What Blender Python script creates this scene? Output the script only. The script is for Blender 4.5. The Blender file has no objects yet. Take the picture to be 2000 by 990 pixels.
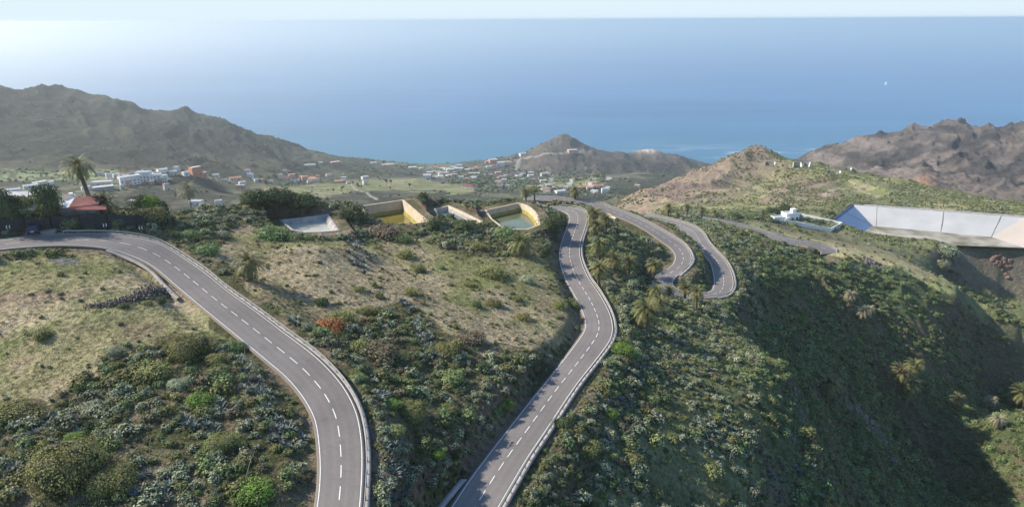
import bpy, bmesh, math, random
import numpy as np
from mathutils import Vector, Matrix
random.seed(11); rng = np.random.default_rng(11)
sc = bpy.context.scene
R = math.radians

# ------------------------------------------------------------------ camera, sky, sun, exposure
CAMZ = 500.0
FPX = 1351.0
PITCH = R(18.66); ROLL = R(0.28)
SUN_AZ = R(-76); SUN_EL = R(37)
EXPOSURE = 0.90
HAZE_DENSITY = 0.000155
cp, sp = math.cos(PITCH), math.sin(PITCH)
FWD = np.array([0, cp, -sp]); UP0 = np.array([0, sp, cp]); RT0 = np.array([1.0, 0, 0])
RT = RT0*math.cos(ROLL) - UP0*math.sin(ROLL); UP = UP0*math.cos(ROLL) + RT0*math.sin(ROLL)
cam_d = bpy.data.cameras.new('camera'); cam = bpy.data.objects.new('camera', cam_d)
sc.collection.objects.link(cam); sc.camera = cam
cam_d.sensor_width = 36; cam_d.lens = 36*FPX/2000; cam_d.clip_start = 1; cam_d.clip_end = 200000
M = Matrix.Identity(4)
for i in range(3):
    M[i][0] = RT[i]; M[i][1] = UP[i]; M[i][2] = -FWD[i]
M[2][3] = CAMZ
cam.matrix_world = M

w = bpy.data.worlds.new('World'); sc.world = w; w.use_nodes = True
wn = w.node_tree; bg = wn.nodes['Background']
sky = wn.nodes.new('ShaderNodeTexSky'); sky.sky_type = 'NISHITA'; sky.sun_disc = False
sky.sun_elevation = SUN_EL; sky.sun_rotation = SUN_AZ; sky.altitude = 300
sky.air_density = 1.0; sky.dust_density = 0.4; sky.ozone_density = 1.5
tint = wn.nodes.new('ShaderNodeVectorMath'); tint.operation = 'MULTIPLY'; tint.inputs[1].default_value = (.80, .915, 1.08)
wn.links.new(sky.outputs[0], tint.inputs[0]); cap = wn.nodes.new('ShaderNodeVectorMath'); cap.operation = 'MINIMUM'; cap.inputs[1].default_value = (2.9, 3.5, 3.85)
wn.links.new(tint.outputs[0], cap.inputs[0]); wn.links.new(cap.outputs[0], bg.inputs[0]); bg.inputs[1].default_value = 0.14
sl = bpy.data.lights.new('sun', 'SUN'); sl.energy = 4.4; sl.angle = R(0.5); sl.color = (1, 0.91, 0.80)
so = bpy.data.objects.new('sun', sl); sc.collection.objects.link(so)
sd = Vector((math.sin(SUN_AZ)*math.cos(SUN_EL), math.cos(SUN_AZ)*math.cos(SUN_EL), math.sin(SUN_EL)))
so.rotation_euler = sd.to_track_quat('Z', 'Y').to_euler(); so.location = (-300, 100, 900)
vs = sc.view_settings; vs.view_transform = 'Standard'; vs.look = 'None'; vs.gamma = 1; vs.use_curve_mapping = False
vs.exposure = EXPOSURE
cy = sc.cycles
cy.max_bounces = 5; cy.diffuse_bounces = 2; cy.glossy_bounces = 2; cy.transmission_bounces = 2; cy.volume_bounces = 2
cy.use_denoising = True; cy.transparent_max_bounces = 4
cy.caustics_reflective = False; cy.caustics_refractive = False
try: cy.denoising_input_passes = 'RGB_ALBEDO_NORMAL'
except Exception: pass

# ------------------------------------------------------------------ helpers
def ray(px, py):
    u = (np.asarray(px, float)-1000)/FPX; v = (np.asarray(py, float)-495)/FPX
    return FWD + u[..., None]*RT - v[..., None]*UP
def PD(px, py, D): return np.array([0, 0, CAMZ]) + ray(px, py)*D
def PH(px, py, drop):
    d = ray(px, py); return np.array([0, 0, CAMZ]) + d*(drop/-d[..., 2:3] if d.ndim > 1 else drop/-d[2])
def to_px(P):
    d = P - np.array([0, 0, CAMZ]); z = d@FWD; z = np.where(z < 1, 1, z)
    return 1000+FPX*(d@RT)/z, 495-FPX*(d@UP)/z, z
def hsh(ix, iy, s):
    h = (ix*374761393 + iy*668265263 + s*2147483647) & 0xFFFFFFFF
    h = ((h ^ (h >> 13))*1274126177) & 0xFFFFFFFF
    return ((h ^ (h >> 16)) & 0xFFFFFF)/float(0xFFFFFF)
def vnoise(x, y, s=0):
    ix = np.floor(x).astype(np.int64); iy = np.floor(y).astype(np.int64)
    fx = x-ix; fy = y-iy; fx = fx*fx*(3-2*fx); fy = fy*fy*(3-2*fy)
    a = hsh(ix, iy, s); b = hsh(ix+1, iy, s); c = hsh(ix, iy+1, s); d = hsh(ix+1, iy+1, s)
    return (a*(1-fx)+b*fx)*(1-fy)+(c*(1-fx)+d*fx)*fy
def fbm(x, y, o=4, s=0, g=.5):
    t = 0; a = 1; n = 0
    for k in range(o):
        t = t+a*vnoise(x*2**k+k*17.3, y*2**k-k*9.1, s+k); n += a; a *= g
    return t/n
def ridge(x, y, o=5, s=0):
    t = 0; a = 1; n = 0; w_ = 1
    for k in range(o):
        r_ = 1-np.abs(2*vnoise(x*2**k+k*7.7, y*2**k+k*3.3, s+k)-1); r_ = r_**2
        t = t+a*r_*w_; w_ = np.clip(r_*1.4, 0, 1); n += a; a *= .55
    return t/n
def sstep(a, b, x): t = np.clip((x-a)/(b-a), 0, 1); return t*t*(3-2*t)
def inpoly(x, y, poly):
    x = np.asarray(x); y = np.asarray(y); ins = np.zeros(x.shape, bool); n = len(poly)
    for i in range(n):
        x1, y1 = poly[i]; x2, y2 = poly[(i+1) % n]
        if y1 == y2: continue
        c = ((y1 > y) != (y2 > y)) & (x < (x2-x1)*(y-y1)/(y2-y1)+x1)
        ins ^= c
    return ins
def catmull(P, n=8):
    P = [np.array(p, float) for p in P]; out = []
    Q = [2*P[0]-P[1]]+P+[2*P[-1]-P[-2]]
    for i in range(1, len(Q)-2):
        a, b, c, d = Q[i-1:i+3]
        for k in range(n):
            t = k/n
            out.append(.5*((2*b)+(-a+c)*t+(2*a-5*b+4*c-d)*t*t+(-a+3*b-3*c+d)*t**3))
    out.append(P[-1]); return np.array(out)
col = sc.collection
def tag(o, label=None, cat=None, group=None, kind=None):
    if label: o['label'] = label
    if cat: o['category'] = cat
    if group: o['group'] = group
    if kind: o['kind'] = kind
    return o
def link(name, me, mat=None, parent=None):
    o = bpy.data.objects.new(name, me); col.objects.link(o)
    if mat is not None and not me.materials:
        for m_ in (mat if isinstance(mat, (list, tuple)) else [mat]): me.materials.append(m_)
    if parent is not None: o.parent = parent
    return o
def empty(name, loc=(0, 0, 0), rz=0.0):
    o = bpy.data.objects.new(name, None); col.objects.link(o); o.location = loc; o.rotation_euler = (0, 0, rz)
    o.empty_display_size = .5; return o
def copy_tree(o, parent=None):
    c = o.copy(); col.objects.link(c)
    if parent is not None: c.parent = parent
    for ch in list(o.children): copy_tree(ch, c)
    return c
def mesh_np(name, V, F, mats=None, midx=None, smooth=False):
    """V (n,3); F (m,k) all same k"""
    me = bpy.data.meshes.new(name); V = np.ascontiguousarray(V, np.float32); F = np.ascontiguousarray(F, np.int32)
    k = F.shape[1]; me.vertices.add(len(V)); me.vertices.foreach_set('co', V.ravel())
    me.loops.add(F.size); me.loops.foreach_set('vertex_index', F.ravel())
    me.polygons.add(len(F)); me.polygons.foreach_set('loop_start', np.arange(0, F.size, k, dtype=np.int32))
    me.polygons.foreach_set('loop_total', np.full(len(F), k, np.int32))
    if midx is not None: me.polygons.foreach_set('material_index', np.ascontiguousarray(midx, np.int32))
    if smooth: me.polygons.foreach_set('use_smooth', np.ones(len(F), bool))
    me.update(calc_edges=True)
    return me
class MB:
    def __init__(s): s.v = []; s.f = []; s.m = []
    def add(s, V, F, m=0):
        o = len(s.v); s.v += [tuple(map(float, p)) for p in V]
        s.f += [tuple(i+o for i in f) for f in F]; s.m += [m]*len(F); return s
    def box(s, c, size, rz=0, m=0, taper=1.0):
        x, y, z = [q/2 for q in size]; V = []
        for dz in (-1, 1):
            t = taper if dz > 0 else 1
            for dx, dy in ((-1, -1), (1, -1), (1, 1), (-1, 1)):
                a, b = dx*x*t, dy*y*t
                V.append((c[0]+a*math.cos(rz)-b*math.sin(rz), c[1]+a*math.sin(rz)+b*math.cos(rz), c[2]+dz*z))
        return s.add(V, [(3, 2, 1, 0), (4, 5, 6, 7), (0, 1, 5, 4), (1, 2, 6, 5), (2, 3, 7, 6), (3, 0, 4, 7)], m)
    def tube(s, pts, rad, n=8, m=0, cap=True):
        pts = [Vector(p) for p in pts]; V = []; F = []
        for i, p in enumerate(pts):
            t = (pts[min(i+1, len(pts)-1)]-pts[max(i-1, 0)]).normalized()
            a = Vector((1, 0, 0)) if abs(t.x) < .9 else Vector((0, 1, 0))
            u = t.cross(a).normalized(); v = t.cross(u); r_ = rad[i] if hasattr(rad, '__len__') else rad
            for k in range(n):
                q = 2*math.pi*k/n; V.append(p+u*math.cos(q)*r_+v*math.sin(q)*r_)
        for i in range(len(pts)-1):
            for k in range(n):
                F.append((i*n+k, i*n+(k+1) % n, (i+1)*n+(k+1) % n, (i+1)*n+k))
        if cap: F.append(tuple(range((len(pts)-1)*n, len(pts)*n)))
        return s.add(V, F, m)
    def mesh(s, name, mats, smooth=False):
        me = bpy.data.meshes.new(name); me.from_pydata(s.v, [], s.f)
        for m_ in (mats if isinstance(mats, (list, tuple)) else [mats]): me.materials.append(m_)
        me.polygons.foreach_set('material_index', s.m)
        if smooth: me.polygons.foreach_set('use_smooth', [True]*len(s.f))
        me.update(); return me
    def build(s, name, mats, parent=None, smooth=False):
        return link(name, s.mesh(name, mats, smooth), None, parent)

# ------------------------------------------------------------------ materials
def mat(name, c, rough=.8, var=.25, scale=3.0, c2=None, bump=0, objrand=0, metallic=0, spec=.3, trans=0):
    m = bpy.data.materials.new(name); m.use_nodes = True; nt = m.node_tree; b = nt.nodes['Principled BSDF']
    b.inputs['Roughness'].default_value = rough; b.inputs['Metallic'].default_value = metallic
    b.inputs['Specular IOR Level'].default_value = spec
    tc = nt.nodes.new('ShaderNodeTexCoord'); n1 = nt.nodes.new('ShaderNodeTexNoise')
    n1.inputs['Scale'].default_value = scale; n1.inputs['Detail'].default_value = 5
    nt.links.new(tc.outputs['Object'], n1.inputs['Vector'])
    cr = nt.nodes.new('ShaderNodeValToRGB')
    c2 = c2 or tuple(q*(1-var) for q in c); cr.color_ramp.elements[0].color = (*c2, 1); cr.color_ramp.elements[1].color = (*[min(1, q*(1+var*.5)) for q in c], 1)
    cr.color_ramp.elements[0].position = .35; cr.color_ramp.elements[1].position = .65
    nt.links.new(n1.outputs['Fac'], cr.inputs[0]); out = cr.outputs[0]
    if objrand:
        oi = nt.nodes.new('ShaderNodeObjectInfo'); hs = nt.nodes.new('ShaderNodeHueSaturation')
        mr = nt.nodes.new('ShaderNodeMapRange'); mr.inputs[3].default_value = 1-objrand; mr.inputs[4].default_value = 1+objrand
        nt.links.new(oi.outputs['Random'], mr.inputs[0]); nt.links.new(mr.outputs[0], hs.inputs['Value'])
        m2 = nt.nodes.new('ShaderNodeMath'); m2.operation = 'MULTIPLY_ADD'
        m3 = nt.nodes.new('ShaderNodeMath'); m3.operation = 'MULTIPLY'; m3.inputs[1].default_value = 7.31
        m4 = nt.nodes.new('ShaderNodeMath'); m4.operation = 'FRACT'
        nt.links.new(oi.outputs['Random'], m3.inputs[0]); nt.links.new(m3.outputs[0], m4.inputs[0]); nt.links.new(m4.outputs[0], m2.inputs[0])
        m2.inputs[1].default_value = .06*objrand*4; m2.inputs[2].default_value = .5-.03*objrand*4
        nt.links.new(m2.outputs[0], hs.inputs['Hue']); nt.links.new(out, hs.inputs['Color']); out = hs.outputs[0]
    nt.links.new(out, b.inputs['Base Color'])
    if bump:
        bp = nt.nodes.new('ShaderNodeBump'); bp.inputs['Strength'].default_value = bump; bp.inputs['Distance'].default_value = .05
        nt.links.new(n1.outputs['Fac'], bp.inputs['Height']); nt.links.new(bp.outputs[0], b.inputs['Normal'])
    if trans:
        tr = nt.nodes.new('ShaderNodeBsdfTranslucent'); mx = nt.nodes.new('ShaderNodeMixShader'); mx.inputs[0].default_value = trans
        nt.links.new(out, tr.inputs[0]); o_ = nt.nodes['Material Output']
        nt.links.new(b.outputs[0], mx.inputs[1]); nt.links.new(tr.outputs[0], mx.inputs[2]); nt.links.new(mx.outputs[0], o_.inputs[0])
    return m
MT = dict(
    asphalt=mat('asphalt', (.165, .150, .145), .85, .12, .12, bump=.2),
    paint=mat('road_paint', (.72, .72, .68), .6, .12, 2),
    concrete=mat('pale_concrete', (.29, .265, .24), .85, .22, .8, bump=.3),
    concrete_d=mat('weathered_concrete', (.33, .31, .29), .9, .3, .5, bump=.3),
    beige=mat('beige_render', (.50, .41, .29), .85, .18, .5),
    greywall=mat('grey_render', (.30, .29, .28), .85, .3, .4),
    steel=mat('galvanised_steel', (.38, .37, .35), .6, .15, 4, metallic=.4),
    steel_d=mat('dull_steel', (.25, .25, .25), .6, .2, 4, metallic=.3),
    white=mat('white_wall', (.72, .72, .70), .8, .08, .3),
    offwhite=mat('cream_wall', (.60, .56, .48), .8, .1, .3),
    pink=mat('pink_wall', (.62, .36, .27), .8, .12, .3),
    orange=mat('orange_wall', (.60, .24, .15), .8, .12, .3),
    redroof=mat('red_roof', (.19, .055, .05), .7, .25, 1.0),
    tile=mat('clay_tile', (.45, .22, .13), .8, .3, 1.5),
    greyroof=mat('grey_flat_roof', (.42, .42, .41), .85, .2, .4),
    glassdark=mat('dark_window', (.03, .035, .04), .25, .1, 1, spec=.5),
    door=mat('brown_door', (.12, .07, .04), .6, .2, 2),
    net=mat('dark_netting', (.030, .036, .040), .9, .25, 1.5),
    stone=mat('dark_stone', (.16, .135, .115), .95, .45, 2.5, bump=.5),
    wood=mat('trunk_bark', (.15, .12, .09), .95, .35, 4, bump=.5),
    palmtrunk=mat('palm_trunk', (.13, .10, .075), .95, .4, 5, bump=.6),
    palmgreen=mat('palm_frond', (.165, .16, .052), .6, .4, 1.2, objrand=.18, trans=.08),
    palmdry=mat('dry_frond', (.30, .23, .13), .8, .3, 1.5, objrand=.12, trans=.2),
    palmpale=mat('pale_frond', (.30, .27, .17), .8, .3, 1.5, trans=.2),
    leaf_sage=mat('sage_leaf', (.305, .33, .205), .75, .35, 1.8, objrand=.28, trans=.12),
    leaf_green=mat('green_leaf', (.21, .27, .10), .7, .35, 1.8, objrand=.26, trans=.15),
    leaf_olive=mat('olive_leaf', (.23, .23, .075), .75, .4, 1.2, objrand=.22, trans=.15),
    leaf_dark=mat('dark_leaf', (.075, .105, .04), .75, .4, 1.2, objrand=.2, trans=.1),
    leaf_rust=mat('rust_leaf', (.42, .17, .06), .75, .3, 1.5, trans=.15),
    leaf_bright=mat('bright_leaf', (.17, .26, .04), .7, .3, 1.2, objrand=.1, trans=.15),
    leaf_brown=mat('brown_twig', (.17, .135, .085), .85, .35, 1.5, objrand=.2),
    core=mat('shrub_core', (.075, .08, .04), .95, .4, 3),
    agave=mat('agave_leaf', (.17, .20, .165), .6, .3, 1.5, objrand=.25, spec=.3),
    stalk=mat('dry_stalk', (.30, .24, .16), .9, .2, 3),
    grassdry=mat('dry_grass_blade', (.34, .29, .15), .9, .3, 2, objrand=.25, trans=.2),
    grassgreen=mat('green_grass_blade', (.17, .21, .06), .9, .3, 2, objrand=.25, trans=.2),
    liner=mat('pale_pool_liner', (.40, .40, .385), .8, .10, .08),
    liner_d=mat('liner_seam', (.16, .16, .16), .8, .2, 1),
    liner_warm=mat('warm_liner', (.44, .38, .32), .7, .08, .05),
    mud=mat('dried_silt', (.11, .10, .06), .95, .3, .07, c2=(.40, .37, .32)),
    liner_b=mat('liner_painted_shade', (.11, .175, .285), .6, .06, .05),  # same liner, with the bluish shade of the left slope put into its colour
    yellow=mat('algae_lining', (.27, .22, .05), .8, .2, .4),
    carpaint=mat('navy_car_paint', (.015, .018, .07), .14, .1, 1, spec=.6),
    tyre=mat('tyre', (.02, .02, .02), .9, .1, 3),
    rim=mat('alloy_rim', (.45, .45, .46), .35, .1, 3, metallic=.8),
    redlamp=mat('tail_lamp', (.35, .01, .01), .3, .1, 3),
    whitep=mat('white_plastic', (.75, .75, .75), .5, .05, 3),
    black=mat('black_plastic', (.015, .015, .015), .6, .1, 3),
    sail=mat('sail_cloth', (.8, .8, .8), .8, .05, 1),
)
def water_mat(name, c, rough=.08, c2=None):
    m = mat(name, c, rough, .2, .15, c2=c2, spec=.5, bump=.05); return m
MT['w_grey'] = water_mat('pond_grey', (.40, .40, .34), .25)
MT['w_yellow'] = water_mat('pond_yellow', (.16, .13, .02), .05)
MT['w_teal'] = water_mat('pond_teal', (.07, .12, .10))
MT['w_green'] = water_mat('pond_green', (.10, .11, .055))

# ------------------------------------------------------------------ roads as pairs of edge points (left, right, drop below camera)
R1 = [((-90, 500), (-90, 483), 37.2), ((0, 487), (0, 470), 38), ((60, 482), (50, 463), 38.3), ((110, 479.5), (100, 459), 38.8), ((150, 479.8), (150, 458), 39.2),
      ((180, 481.5), (202, 458.2), 39.6), ((212, 486), (250, 461.5), 40.2), ((250, 497), (303, 473), 41.2), ((297, 519), (343, 493.7), 42.5),
      ((346, 558), (400, 534), 44), ((390, 598), (440, 564), 45), ((447, 643), (500, 608.5), 46), ((500, 687), (558, 652), 47),
      ((536, 716), (609, 691), 47.8), ((562, 740), (641, 720), 48.4), ((588, 771), (670, 754), 49), ((609, 805), (690, 791), 49.5),
      ((617.5, 832), (701, 824), 50), ((622.5, 870), (706.6, 864), 50.5), ((625, 910), (707.6, 905), 51), ((623.6, 949), (706, 948), 51.3),
      ((618.7, 990), (703, 990), 51.6), ((608, 1050), (697, 1050), 51.9), ((590, 1130), (687, 1130), 52.2)]
R2 = [((800, 1130), (898, 1130), 59.2), ((842, 1055), (937, 1055), 59.7), ((882, 990), (973.8, 990), 60), ((915.8, 939.5), (1002, 941), 60.3), ((951, 891.5), (1032, 891), 60.8),
      ((996.6, 833.4), (1067, 838.5), 61.3), ((1034.4, 785.5), (1100, 788), 61.7), ((1064, 749), (1127, 749), 62), ((1101, 703), (1160, 707), 62.4),
      ((1129, 665), (1186, 673), 62.7), ((1141.4, 646), (1194.5, 655), 62.9), ((1144, 630), (1196.4, 636), 63.1), ((1139, 612), (1190, 611), 63.3),
      ((1129, 590), (1176, 582), 63.6), ((1113, 561), (1161, 560), 63.9), ((1104.6, 545), (1149, 543), 64), ((1095.6, 521), (1137.5, 517), 64.2),
      ((1092.5, 499), (1132, 496), 64.4), ((1095.6, 477), (1133, 475), 64.6), ((1103.6, 455), (1139, 454.8), 64.8), ((1110, 438), (1145, 436), 65.1),
      ((1112, 425), (1145.5, 421), 65.4), ((1106, 415.5), (1139, 412), 65.7), ((1092, 411.5), (1122, 406.5), 66), ((1076, 411), (1098, 404), 66.3), ((1056, 411), (1076, 402.5), 66.5),
      ((1034, 408), (1060, 400), 66.7), ((1018, 399.5), (1051, 397.2), 66.9), ((1022, 390), (1050, 394.3), 67.1), ((1037, 385.5), (1056, 392.8), 67.3),
      ((1056, 384), (1070, 392.8), 67.5), ((1090, 385), (1094, 394), 68), ((1126, 390), (1128, 400), 68.6), ((1168, 397.5), (1164, 408.5), 69.4), ((1198, 408), (1193, 419), 70),
      ((1230, 420), (1224, 431), 70.6), ((1263, 434.5), (1256.4, 447.5), 71.2), ((1300.8, 455.6), (1286.7, 468.7), 72), ((1332, 476), (1309, 483.5), 72.8),
      ((1346, 491), (1318, 496), 73.3), ((1350, 506), (1319, 507), 73.8), ((1345, 519), (1311, 520), 74.3), ((1328, 533), (1295, 530.3), 75),
      ((1317, 544), (1279, 540), 75.4), ((1313, 551), (1275, 551), 75.8), ((1315, 558), (1278, 563), 76.2), ((1326, 565), (1298, 576), 76.6), ((1345, 570), (1330, 583), 77), ((1369.5, 571.7), (1366, 581), 77.5),
      ((1384, 570), (1396, 580.5), 78), ((1391.7, 566), (1420, 575), 78.5), ((1394.7, 557), (1431, 561), 79), ((1394.5, 545), (1432, 546), 79.5), ((1391.7, 526), (1427, 529), 80.2),
      ((1385.6, 510), (1415.5, 509), 81), ((1370, 493), (1399.8, 493), 82), ((1355, 477.5), (1384, 475), 83), ((1346, 461), (1374.5, 458.6), 84.2), ((1337, 452), (1362, 447), 85.2),
      ((1318, 444.5), (1342, 437.5), 86.4), ((1294, 437.5), (1317, 431), 87.5), ((1264, 431), (1286.7, 424), 88.5), ((1238, 425), (1260, 418), 89.5)]
R3 = [((1310, 418), (1310, 423), 95.5), ((1353, 422.5), (1353, 429), 96.3), ((1384, 426.7), (1384, 433.5), 97), ((1424, 433), (1424, 441.5), 98), ((1464, 443), (1462, 451), 99.2), ((1495.6, 453), (1492, 460), 100.3), ((1540, 466.3), (1534, 474), 101.8),
      ((1584, 473.5), (1570, 482), 103.5), ((1611, 479), (1594, 487), 104.6), ((1630, 487), (1604, 491.5), 105.3), ((1632, 494), (1603, 497), 106)]
def road_curve(pairs, n=10):
    L = [PH(p[0][0], p[0][1], p[2]) for p in pairs]; Rr = [PH(p[1][0], p[1][1], p[2]) for p in pairs]
    L = catmull(L, n); Rr = catmull(Rr, n); c = (L+Rr)/2
    # smooth widths a little so the carriageway stays even
    ww = np.linalg.norm(Rr-L, axis=1); k = 13; wp = np.pad(ww, k, mode='edge'); ws = np.convolve(wp, np.ones(2*k+1)/(2*k+1), 'valid')
    ws = .5*ws+.5*ww
    dirn = (Rr-L)/ww[:, None]
    for _ in range(6): dirn[1:-1] = (dirn[:-2]+2*dirn[1:-1]+dirn[2:])/4
    dirn[:, 2] *= .3; dirn /= np.linalg.norm(dirn, axis=1)[:, None]
    for _ in range(8): c[1:-1] = (c[:-2]+2*c[1:-1]+c[2:])/4
    s = np.r_[0, np.cumsum(np.linalg.norm(np.diff(c, axis=0), axis=1))]
    N = int(s[-1]/1.0)+1; S = np.linspace(0, s[-1], N)
    ip = lambda A: np.stack([np.interp(S, s, A[:, i]) for i in range(3)], 1)
    return dict(c=ip(c), d=ip(dirn), w=np.interp(S, s, ws), s=S)
RC = [road_curve(r_) for r_ in (R1, R2, R3)]

# ------------------------------------------------------------------ terrain
H_ = lambda px, py, drop: tuple(PH(px, py, drop))
D_ = lambda px, py, D: tuple(PD(px, py, D))
def A_(px, r_, z):   # azimuth of a pixel column, ground distance, height
    a = math.atan((px-1000)/(FPX*cp)); return (r_*math.sin(a), r_*math.cos(a), z)
CP = []
for rc in RC:
    idx = np.arange(0, len(rc['s']), 9)
    for i in idx: CP.append(tuple(rc['c'][i]))
CP += [H_(*a) for a in [
    # field inside the upper road, and the slope at the bottom left
    (0, 520, 39.5), (100, 560, 41), (0, 620, 43), (200, 640, 44), (0, 700, 45.5), (300, 720, 46.5), (100, 800, 47.5), (0, 990, 49), (250, 900, 48.8), (450, 850, 49.5), (560, 900, 50), (250, 1000, 49.5), (500, 1000, 50.5),
    (-200, 600, 42), (-300, 800, 46), (-200, 1000, 48),
    # between the two roads
    (760, 1000, 55), (780, 900, 54.6), (790, 800, 54), (840, 960, 56.5), (870, 880, 56.8), (720, 720, 51.5), (900, 800, 57), (980, 790, 58.6), (950, 700, 57.2), (1060, 700, 59.4), (1040, 640, 59.2), (1070, 560, 59.8),
    (900, 600, 55.5), (700, 600, 50.5), (560, 560, 47.5), (480, 520, 46), (430, 470, 44), (600, 500, 48.5), (700, 520, 51), (800, 540, 53.5), (900, 500, 56), (1000, 520, 58), (1050, 480, 59.8), (650, 660, 50), (610, 640, 49),
    (620, 530, 47.0), (690, 480, 51.2), (740, 470, 53.2), (850, 460, 55.5), (940, 460, 57.5), (1060, 440, 60.5), (1080, 420, 63),
    (540, 440, 48.5), (480, 420, 46.5), (390, 420, 43.5), (320, 440, 41), (250, 440, 39.6), (120, 445, 37.8), (0, 450, 37), (-150, 455, 36),
    # back edge of the plateau
    (0, 432, 37.2), (100, 425, 38.5), (200, 420, 40.5), (300, 418, 42), (400, 412, 45), (480, 394, 46.5), (560, 388, 48), (640, 398, 50), (700, 400, 52.5), (800, 388, 56), (880, 396, 58.5), (940, 402, 59.5), (1000, 392, 62), (1030, 388, 66),
    # right of the second road
    (1050, 990, 62.5), (1130, 990, 65.5), (1230, 990, 69.5), (1350, 990, 75), (1500, 990, 82.5), (1600, 990, 88), (1140, 850, 64), (1250, 850, 67.5), (1400, 850, 73.5), (1520, 850, 79.5), (1595, 850, 84),
    (1220, 700, 65.3), (1320, 700, 70), (1420, 700, 75), (1500, 700, 79.5), (1545, 735, 82), (1300, 620, 70.5), (1370, 620, 75.5), (1430, 625, 80.5), (1240, 590, 67.5), (1230, 540, 70), (1190, 520, 66.5), (1230, 480, 69.5), (1200, 450, 69),
    (1270, 490, 70.8), (1180, 430, 68), (1355, 540, 77.5), (1350, 465, 79),(1320,450,79),
    (1240, 1100, 71), (1450, 1100, 81), (1700, 1100, 93),
    # hillside right of the outer hairpin
    (1450, 560, 84), (1460, 500, 88), (1440, 450, 93), (1520, 490, 97), (1560, 520, 103), (1500, 560, 93), (1480, 610, 90), (1560, 570, 101), (1640, 505, 107), (1700, 505, 110), (1760, 525, 114), (1870, 570, 122), (2000, 655, 143), (1950, 615, 134), (2150, 750, 165),
    (1500, 650, 101), (1580, 640, 111), (1650, 600, 113), (1700, 650, 124), (1620, 700, 119), (1700, 740, 131), (1800, 620, 127), (1900, 680, 146), (1990, 710, 158), (1800, 700, 135), (1650, 800, 128), (1680, 900, 137), (1720, 990, 143), (1800, 820, 147), (1850, 900, 158), (1900, 990, 164), (1900, 800, 160), (1955, 760, 163),
    (1990, 860, 147), (2060, 800, 140), (2050, 950, 143), (2200, 900, 130),
    # gully behind the green crest
    (1830, 483, 119), (1860, 478, 120), (1950, 480, 120.5), (2000, 485, 121), (1850, 545, 134), (1900, 560, 139), (1960, 560, 140), (2000, 600, 147), (1830, 520, 127),
    # grassy shelf and reservoir
    (1450, 428, 99), (1500, 425, 107), (1560, 460, 108), (1640, 470, 112), (1700, 475, 115), (1750, 490, 117), (1800, 475, 119), (1700, 450, 118.5), (1620, 440, 112.5), (1560, 425, 112), (1500, 412, 112), (1630, 425, 113), (1850, 470, 119.5), (1950, 475, 120),
    (1665, 398, 113), (1800, 408, 113.5), (1900, 415, 113.5), (2000, 424, 113.5), (2200, 440, 114),
]]
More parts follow.
